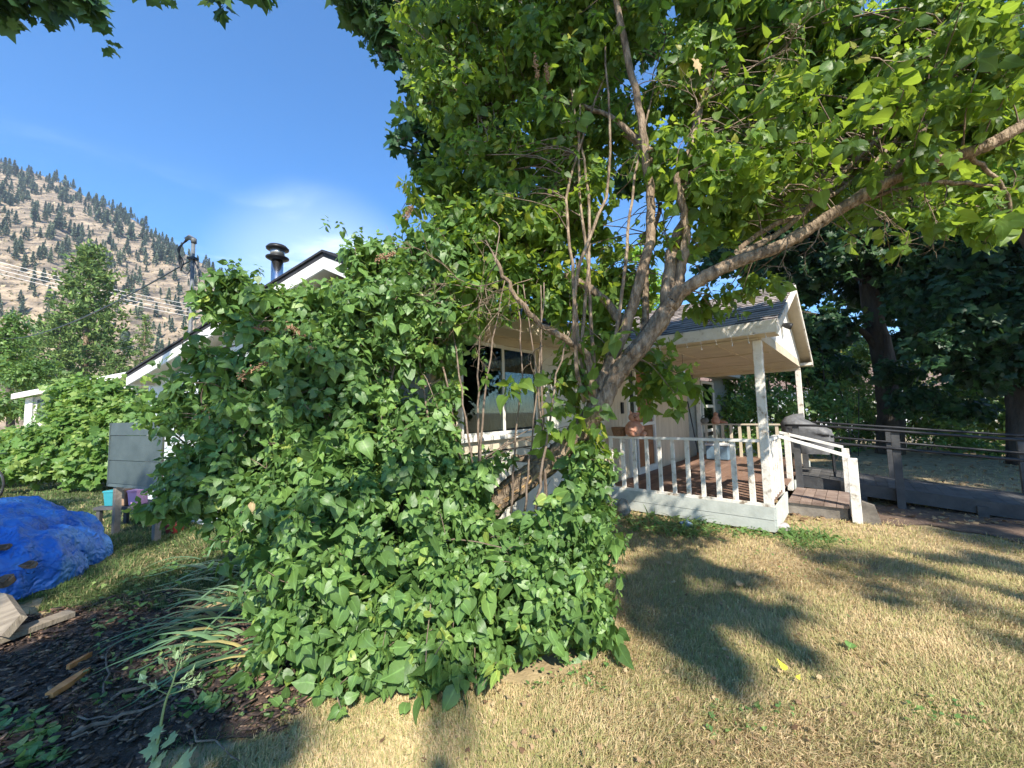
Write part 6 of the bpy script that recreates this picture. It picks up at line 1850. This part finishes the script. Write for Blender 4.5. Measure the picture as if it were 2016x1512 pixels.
# pines in the middle distance
def pine(u, vt, vb_, Y, wpx, seed, label, full=1.0, mat=M_pine):
    r = np.random.RandomState(seed)
    top = P(u, vt, Y); h = top.z; base = Vector((top.x, Y, 0))
    R_ = wpx / 757 * Y / 2
    t = thing('pine_tree', label, 'tree', base)
    MB().tube([(base.x, Y, -.1), (base.x + .1, Y, h * .5), (top.x, Y, h * .97)], [h * .02, h * .012, h * .003], 8, .05).build('trunk', M_bark, t, True)
    pos, D, Nn, S = [], [], [], []
    mb = MB()
    nb = int(70 * full)
    for i in range(nb):
        z = h * (.22 + .78 * (i + .5) / nb); f = (1 - z / h)
        rr = R_ * (min(1, .12 + 1.25 * f ** .75)) * r.uniform(.65, 1.1); a_ = i * 2.4 + r.uniform(-.4, .4)
        d = np.array([math.cos(a_), math.sin(a_), .12])
        e = np.array([base.x, Y, z]) + d * rr + [0, 0, -.08 * rr]
        mb.tube([(base.x, Y, z), tuple((np.array([base.x, Y, z]) + e) / 2 + [0, 0, .05 * rr]), tuple(e)], [.05, .035, .015], 4, cap=False)
        nc = int(5 + 9 * rr / R_)
        for j in range(nc):
            q = .3 + .75 * j / nc
            c = np.array([base.x, Y, z]) * (1 - q) + e * q + r.normal(scale=.10 * R_, size=3) * [1, 1, .5]
            for kk in range(9):
                dn_ = r.normal(size=3) + d * .7 + [0, 0, .5]
                pos.append(c + r.normal(scale=.05 * R_, size=3)); D.append(dn_); Nn.append(r.normal(size=3)); S.append(r.uniform(.3, .5) * R_ / 3.2)
    mb.build('branch', M_darkbark, t, kind='stuff')
    pos, D, Nn, S = map(np.array, (pos, D, Nn, S))
    me = leaves_mesh('crown', tpl_far(), pos, unit(D), unit(Nn), S, r.uniform(0, 1, len(S)), mat, np.full(len(S), .5))
    o = bpy.data.objects.new('crown', me); C.objects.link(o); WORLDLOC[o.name] = (0, 0, 0); place(o, t)


pine(178, 488, 760, 38, 165, 1, 'tallest green ponderosa pine in front of the dry hill')
pine(120, 620, 780, 34, 110, 2, 'bushy pine left of and below the tallest pine', .8)
pine(286, 622, 740, 40, 62, 3, 'small pine right of the tallest pine near the roof edge', .7)
pine(228, 700, 780, 30, 70, 4, 'small pine just above the shed roof', .6)
pine(70, 665, 780, 36, 70, 5, 'small pine between the left edge tree and the bushy pine', .6)

# ---------------- irises
IR = thing('iris_clump', 'clump of long grey green iris leaves arching left at the foot of the lilac', 'plant', tuple(G(480, 1200)))
def blade(parent, base, tip_dir, L, w_, sag, mat, name='leaf', n=7, var=.5, fold=.25):
    d = Vector(tip_dir).normalized(); up = Z * 1.0
    sdv = d.cross(up).normalized(); V_, Fq = [], []
    p = Vector(base); cur = (d * .75 + up * .75).normalized()
    for i in range(n + 1):
        t = i / n; ww = w_ * (1 - t ** 2.2) * (.7 + .5 * math.sin(t * 2.6)) + .0008
        nn = sdv.cross(cur)
        V_ += [tuple(p - sdv * ww), tuple(p + nn * ww * fold), tuple(p + sdv * ww)]
        cur = (cur + Vector((0, 0, -sag / n)) + sdv * rs.normal() * .03).normalized()
        p = p + cur * (L / n)
        if p.z < .025: p.z = .025
    for i in range(n):
        b = i * 3
        Fq += [(b, b + 1, b + 4, b + 3), (b + 1, b + 2, b + 5, b + 4)]
    me = raw_mesh(name, np.array(V_), None, np.array(Fq), mat, np.full(len(V_), var), np.zeros(len(V_)), smooth=True)
    o = bpy.data.objects.new(name, me); C.objects.link(o); WORLDLOC[o.name] = (0, 0, 0); place(o, parent)


for i in range(170):
    u = rs.uniform(400, 590); v = rs.uniform(1100, 1310) + (u - 400) * .1
    b_ = G(u, v)
    a_ = rs.normal(math.pi * 1.10, .7)
    blade(IR, b_, (math.cos(a_), math.sin(a_) * .8 - .25, 0), rs.uniform(.35, .85), rs.uniform(.010, .022), rs.uniform(1.0, 2.8), M_iris, var=min(1, abs(rs.normal(.5, .32))))

# daylilies by the porch
DL = thing('daylily_bed', 'yellow green daylily leaves along the porch skirt', 'plant', tuple(G(1320, 1030)))
for i in range(150):
    b_ = G(rs.choice([rs.uniform(1290, 1390), rs.uniform(1235, 1400)]), rs.uniform(1030, 1058))
    a_ = rs.uniform(0, 6.28)
    blade(DL, b_, (math.cos(a_), math.sin(a_), rs.uniform(0, .4)), rs.uniform(.25, .5), rs.uniform(.005, .009), rs.uniform(.8, 2.2), M_weed, n=5, var=rs.uniform(.4, 1))
W2 = thing('tall_grass_weeds', 'bushy green grass weeds growing beside the porch steps', 'plant', tuple(G(1600, 1050)))
for i in range(170):
    b_ = G(rs.uniform(1555, 1640), rs.uniform(1050, 1085))
    a_ = rs.uniform(0, 6.28)
    blade(W2, b_, (math.cos(a_), math.sin(a_), rs.uniform(0, .5)), rs.uniform(.15, .36), rs.uniform(.003, .007), rs.uniform(.6, 2.0), M_weed, n=5, var=rs.uniform(.1, .8))


def cover(name, label, cat, polyfn, n, size, mat, tpl=HEART, z=(.01, .06), parts=0):
    t = thing(name, label, cat, tuple(polyfn(.5, .5)))
    pos = np.array([tuple(polyfn(a, b)) for a, b in rs.uniform(size=(n, 2))])
    pos[:, 2] += rs.uniform(*z, n)
    D = unit(rs.normal(size=(n, 3)) * [1, 1, .3] + [0, 0, .15]); Nn = unit(rs.normal(size=(n, 3)) * .4 + [0, 0, 1])
    foliage(t, 'leaf', 'foliage', tpl, pos, D, Nn, rs.uniform(.6, 1.2, n) * size, rs.uniform(0, 1, n), mat, parts)


quad = lambda a, b, c, d: (lambda s, t: (G(*a).lerp(G(*b), s)).lerp(G(*d).lerp(G(*c), s), t))
cover('ground_cover', 'low round leaved green plants creeping between lilac and chips', 'ground cover', quad((430, 1290), (640, 1330), (560, 1440), (330, 1420)), 330, .055, M_weed, parts=60)
cover('porch_groundcover', 'small green weeds at the foot of the porch skirt', 'ground cover', quad((1215, 1010), (1560, 1045), (1700, 1075), (1200, 1045)), 700, .05, M_weed)
cover('corner_weeds', 'low green weeds in the bottom left corner', 'ground cover', quad((-40, 1400), (110, 1420), (140, 1530), (-40, 1530)), 200, .05, M_weed, parts=40)
cover('chip_weeds', 'sparse seedlings sprouting between the chips and the irises', 'ground cover', quad((180, 1150), (420, 1100), (460, 1400), (160, 1400)), 330, .045, M_weed, z=(.01, .09), parts=60)
cover('lilac_leaf_skirt', 'low leafy shoots and seedlings at the dry front foot of the lilac', 'ground cover', quad((520, 1330), (1180, 1240), (1150, 1290), (560, 1420)), 380, .07, M_lilac, z=(.01, .12), parts=60)

for i, (u, v, w_, lab) in enumerate(((1750, 1240, 130, 'faint green weed patch in the middle of the sunny lawn'), (1480, 1420, 90, 'green weed patch in the lawn at the bottom near the yellow leaf'), (1900, 1400, 120, 'green weed patch in the lawn at the bottom right'), (1120, 1330, 80, 'small weed patch in the dry lawn just below the lilac'), (1640, 1110, 150, 'green weedy strip in the lawn before the steps'))):
    cover('lawn_weeds', lab, 'ground cover', quad((u - w_, v - 30), (u + w_, v - 25), (u + w_, v + 40), (u - w_, v + 35)), 70, .028, M_weed, tpl=FARL, z=(.015, .04))
# pale tall weed in the foreground
pw = G(300, 1530)
PW = thing('flowering_weed', 'pale green mustard like weed with thin pods in the left foreground', 'plant', tuple(pw))
stem = [P(296, 1520, 1.55), P(312, 1450, 1.56), P(325, 1385, 1.57), P(340, 1345, 1.57), P(352, 1300, 1.58)]
stq = spline([tuple(q) for q in stem], 5)
MB().tube(stq.tolist(), np.linspace(.006, .0025, len(stq)), 6).build('stem', M_pale, PW, True)
pos, D = [], []
for (k0, du, dv) in ((12, -55, -30), (12, 55, -20), (14, 40, -28), (16, -22, -35), (17, 25, -35), (19, 12, -38), (19, -10, -30), (15, 62, -8)):
    a_ = Vector(stq[min(k0, len(stq) - 1)]); b_ = a_ + (P(300 + du, 1400 + dv, 1.57) - P(300, 1400, 1.57))
    MB().tube([a_, a_.lerp(b_, .5) + Z * -.004, b_], .0014, 4).build('side_stem', M_pale, PW)
    for i in range(14):
        q = a_.lerp(b_, rs.uniform(.35, 1.05)); pos.append(tuple(q)); D.append(rs.normal(size=3) * .5 + np.array((b_ - a_).normalized()) + [0, 0, .6])
pos = np.array(pos); D = unit(np.array(D))
foliage(PW, 'pod', 'pods', FARL, pos, D, unit(rs.normal(size=pos.shape)), rs.uniform(.018, .032, len(pos)), rs.uniform(0, 1, len(pos)), M_pale, 40, wide=np.full(len(pos), .28))
for (u, v, s_, dx_) in ((318, 1440, .05, -1), (330, 1455, .055, 1), (312, 1470, .06, -1), (350, 1500, .085, 1), (300, 1500, .07, 1)):
    V_, F_, rb = tpl_maple(.2); q = np.array([tuple(P(u, v, 1.55))])
    me = leaves_mesh('leaf', (V_, F_, rb), q, np.array([[dx_ * .8, -.4, .1]]), np.array([[0, -.5, .9]]), np.array([s_]), np.array([.5]), M_pale)
    o = bpy.data.objects.new('leaf', me); C.objects.link(o); WORLDLOC[o.name] = (0, 0, 0); place(o, PW)

# ---------------- chips and litter
def chips(name, label, n, poly, mat, smin, smax, thick, cat='wood chips'):
    Vv, Ff = [], []
    for i in range(n):
        g_ = poly(rs.uniform(), rs.uniform())
        if name == 'bark_chips' and not mulch_mask(np.array([g_.x]), np.array([g_.y]))[0]: continue
        L = rs.uniform(smin, smax) * rs.choice([1, 1, 1.8]); w_ = L * rs.uniform(.2, .6); a_ = rs.normal(.45, 1.0)
        d = Vector((math.cos(a_), math.sin(a_), rs.normal() * .16)); s_ = Vector((-math.sin(a_), math.cos(a_), rs.normal() * .2)); n2 = d.cross(s_)
        c = Vector((g_.x, g_.y, gz(g_.x, g_.y) + .02 + rs.uniform(0, .025)))
        b = len(Vv); pts = []
        for (x, y) in ((-1, -.7), (-.2, -1), (.9, -.8), (1.1, .3), (.3, 1), (-.9, .6)):
            pts.append(c + d * x * L + s_ * y * w_ * rs.uniform(.7, 1.1))
        Vv += [tuple(q) for q in pts] + [tuple(q + n2 * thick) for q in pts]
        Ff += [(b, b + 5, b + 4), (b, b + 4, b + 3), (b, b + 3, b + 2), (b, b + 2, b + 1), (b + 6, b + 7, b + 8), (b + 6, b + 8, b + 9), (b + 6, b + 9, b + 10), (b + 6, b + 10, b + 11)]
        for k_ in range(6):
            k2 = (k_ + 1) % 6
            Ff += [(b + k_, b + k2, b + 6 + k2), (b + k_, b + 6 + k2, b + 6 + k_)]
    me = raw_mesh(name, np.array(Vv), np.array(Ff), None, mat)
    o = bpy.data.objects.new(name, me); C.objects.link(o)
    return tag(o, label, cat, kind='stuff')


chips('bark_chips', 'dark bark chips and rotten wood covering the ground at the left', 16000, lambda a, b: Vector((-6.2 + 6.0 * a, 1.1 + 2.7 * b, 0)), M_barkchip, .005, .026, .006)
mb = MB()
TW = ('longest pale twig lying across the chips below the orange stick', 'short flat twig close beneath the longest twig', 'upright looking twig just right of the orange splinter', 'thin twig reaching right from the orange splinter to the weed', 'stout grey twig at the bottom beside the broad pale weed leaves', 'low twig near the bottom left weeds', 'twig between the pale weed and the lilac foot')
for ti, (u0_, v0_, u1_, v1_) in enumerate(((140, 1470, 330, 1400), (160, 1430, 260, 1440), (200, 1385, 215, 1290), (215, 1395, 300, 1365), (370, 1450, 470, 1530), (120, 1490, 220, 1450), (330, 1365, 420, 1400))):
    a_, b_ = G(u0_, v0_), G(u1_, v1_)
    q = [a_.lerp(b_, t) + Vector((rs.normal() * .012, rs.normal() * .012, .05 + rs.uniform(0, .02))) for t in np.linspace(0, 1, 7)]
    tag(MB().tube(q, np.linspace(.006, .003, 7) * rs.uniform(.8, 1.8), 5).build('fallen_twig', M_stem), TW[ti], 'twig', group='twigs lying on the chips')
# fallen leaves on the lawn (yellow ones are single things)
nL = 420
pos = np.array([tuple(G(rs.uniform(600, 2016), rs.uniform(1060, 1512), .035)) for _ in range(nL)] + [tuple(G(rs.uniform(1500, 2100), rs.uniform(895, 1030), .03)) for _ in range(1500)])
nL = len(pos)
me = leaves_mesh('leaf_litter', tpl_maple(.3), pos, unit(rs.normal(size=(nL, 3)) * [1, 1, .2]), unit(rs.normal(size=(nL, 3)) * .4 + [0, 0, 1]), rs.uniform(.02, .06, nL) * np.where(np.arange(nL) < 420, .55, 1.4), rs.uniform(0, 1, nL), M_dead)
o = bpy.data.objects.new('leaf_litter', me); C.objects.link(o); tag(o, 'dry fallen leaves scattered over lawn and shaded ground', 'leaf litter', kind='stuff')
for (u, v, s_, a_, m, lab) in ((1549, 1316, .052, 2.0, M_yellow, 'bright yellow fallen leaf on the dry lawn'), (1570, 1335, .026, .5, M_yellow, 'small yellow leaf scrap right below the bright yellow leaf'), (1672, 1275, .07, .6, M_weed, 'fresh green fallen leaf on the lawn at the right'),
                           (795, 1405, .08, 1.6, M_weed, 'fresh green leaf standing in the dry grass below the lilac'), (810, 1355, .05, 1, M_dead, 'pale dry leaf on the straw just under the lilac'), (1453, 1152, .07, .3, M_dead, 'curled grey brown leaf in the lawn shadow'), (1320, 1110, .06, 2.6, M_dead, 'tan dry leaf in the shade in front of the porch')):
    q = np.array([tuple(G(u, v, .05))])
    me = leaves_mesh('fallen_leaf', tpl_heart(.3, .3), q, np.array([[math.cos(a_), math.sin(a_), .3]]), np.array([[0, -.4, 1]]), np.array([s_]), np.array([.6]), m)
    me.transform(Matrix.Translation(-Vector(q[0])))
    o = bpy.data.objects.new('fallen_leaf', me); C.objects.link(o); o.location = q[0]; tag(o, lab, 'leaf')
# dry oak-like leaf caught in the tree
q = np.array([tuple(P(1370, 115, 2.6))])
me = leaves_mesh('caught_leaf', tpl_maple(.3), q, np.array([[.3, 0, -1]]), np.array([[.3, -1, .1]]), np.array([.13]), np.array([.9]), M_dead, np.array([.5]))
me.transform(Matrix.Translation(-Vector(q[0])))
o = bpy.data.objects.new('caught_leaf', me); C.objects.link(o); o.location = q[0]; tag(o, 'dry tan leaf hanging caught in the lilac branches at the top', 'leaf')
q = np.array([tuple(P(496, 990, 2.5))])
me = leaves_mesh('caught_leaf', tpl_heart(.3, .3), q, np.array([[.1, 0, -1]]), np.array([[.3, -1, .1]]), np.array([.07]), np.array([.9]), M_dead, np.array([.6]))
me.transform(Matrix.Translation(-Vector(q[0])))
o = bpy.data.objects.new('caught_leaf', me); C.objects.link(o); o.location = q[0]; tag(o, 'brown withered leaf hanging on the left side of the lilac bush', 'leaf')


# ---------------- grass
def grass(name, label, n, xr, yr, maskfn, mat, hmin, hmax, wmin, wmax, lean=.6, power=2.0):
    # density falls with distance
    y = (yr[0] ** (1 - power) + rs.uniform(size=n) * (yr[1] ** (1 - power) - yr[0] ** (1 - power))) ** (1 / (1 - power))
    x = rs.uniform(xr[0], xr[1], n) * y
    m = maskfn(x, y)
    x, y = x[m], y[m]; n = len(x)
    clump = .5 + .5 * np.sin(x * 9 + 2 * np.sin(y * 7)) * np.sin(y * 11 + 2 * np.sin(x * 6))
    h = rs.uniform(hmin, hmax, n) * (.65 + .6 * clump)
    a_ = 1.3 * np.sin(x * 2.1 + y * 1.3) + 1.0 * np.sin(y * 3.7 - x) + rs.normal(scale=1.1, size=n)
    ld = np.stack([np.cos(a_), np.sin(a_), np.zeros(n)], 1)
    le = np.abs(rs.normal(lean, .45, n)) + .1
    w_ = rs.uniform(wmin, wmax, n) * (1 + np.maximum(0, y - 3) * .22)
    base = np.stack([x, y, gz(x, y) * 1.0], 1)
    sd_ = np.stack([-np.sin(a_ + rs.normal(scale=.8, size=n)), np.cos(a_), np.zeros(n)], 1)
    mid = base + ld * (h * le * .35)[:, None] + np.array([0, 0, 1]) * (h * .55)[:, None]
    tip = base + ld * (h * le * 1.05)[:, None] + np.array([0, 0, 1]) * (h * np.maximum(.25, 1 - le * .45))[:, None]
    V_ = np.stack([base - sd_ * w_[:, None], base + sd_ * w_[:, None], mid - sd_ * w_[:, None] * .8, mid + sd_ * w_[:, None] * .8, tip], 1).reshape(-1, 3)
    i5 = (np.arange(n) * 5)[:, None]
    F_ = np.concatenate([i5 + [0, 1, 3], i5 + [0, 3, 2], i5 + [2, 3, 4]], 0)
    me = raw_mesh(name, V_, F_, None, mat, np.repeat(rs.uniform(0, 1, n), 5))
    o = bpy.data.objects.new(name, me); C.objects.link(o)
    tag(o, label, 'grass', kind='stuff')


def lawn_mask(x, y):
    s, k = ft(x, y)
    out_porch = ~((s > -.03) & (k > -2.3) & (k < .07))
    out_house = ~((k < -2.3) & (s > -3.5))
    e = .1 * np.sin(k * 6) + .05 * np.sin(k * 17)
    out_path = ~((s > 1.2 + e + .05 * k) & (s < 2.45 + e) & (k > 0))
    left = x > np.interp(y, [0, 1.2, 1.5, 1.9, 2.3, 2.8, 3.4, 20], [-2.3, -1.7, -1.6, -1.4, -1.2, -.9, .3, .3]) + .05 * np.sin(y * 13)
    bush_ = ((x + .1) / .9) ** 2 + ((y - 3.25) / .85) ** 2 > 1
    thin = rs.uniform(size=x.shape) < np.clip(1.2 - .9 * (s > 1.2) , 0, 1)
    return out_porch & out_house & out_path & left & bush_ & thin


grass('lawn_grass', 'dry straw coloured lawn with green patches', 470000, (-1.45, 1.5), (1.25, 9.5), lawn_mask, M_grass, .025, .065, .0013, .0028)
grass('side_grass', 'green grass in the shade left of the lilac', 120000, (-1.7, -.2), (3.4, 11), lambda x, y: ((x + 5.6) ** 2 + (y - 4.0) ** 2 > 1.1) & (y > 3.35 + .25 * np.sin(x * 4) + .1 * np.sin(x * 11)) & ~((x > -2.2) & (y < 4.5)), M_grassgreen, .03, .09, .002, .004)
grass('chip_grass', 'thin grass tufts growing up through the chips', 9000, (-1.3, -.35), (1.4, 3.6), lambda x, y: (x < -.5) & (np.sin(x * 5 + y * 3) * np.sin(y * 6) > .1), M_grassgreen, .03, .08, .001, .002)
print('objects', len(bpy.data.objects), 'tris', sum(sum(len(p.vertices) - 2 for p in m.polygons) if len(m.polygons) < 5000 else len(m.polygons) for m in bpy.data.meshes))
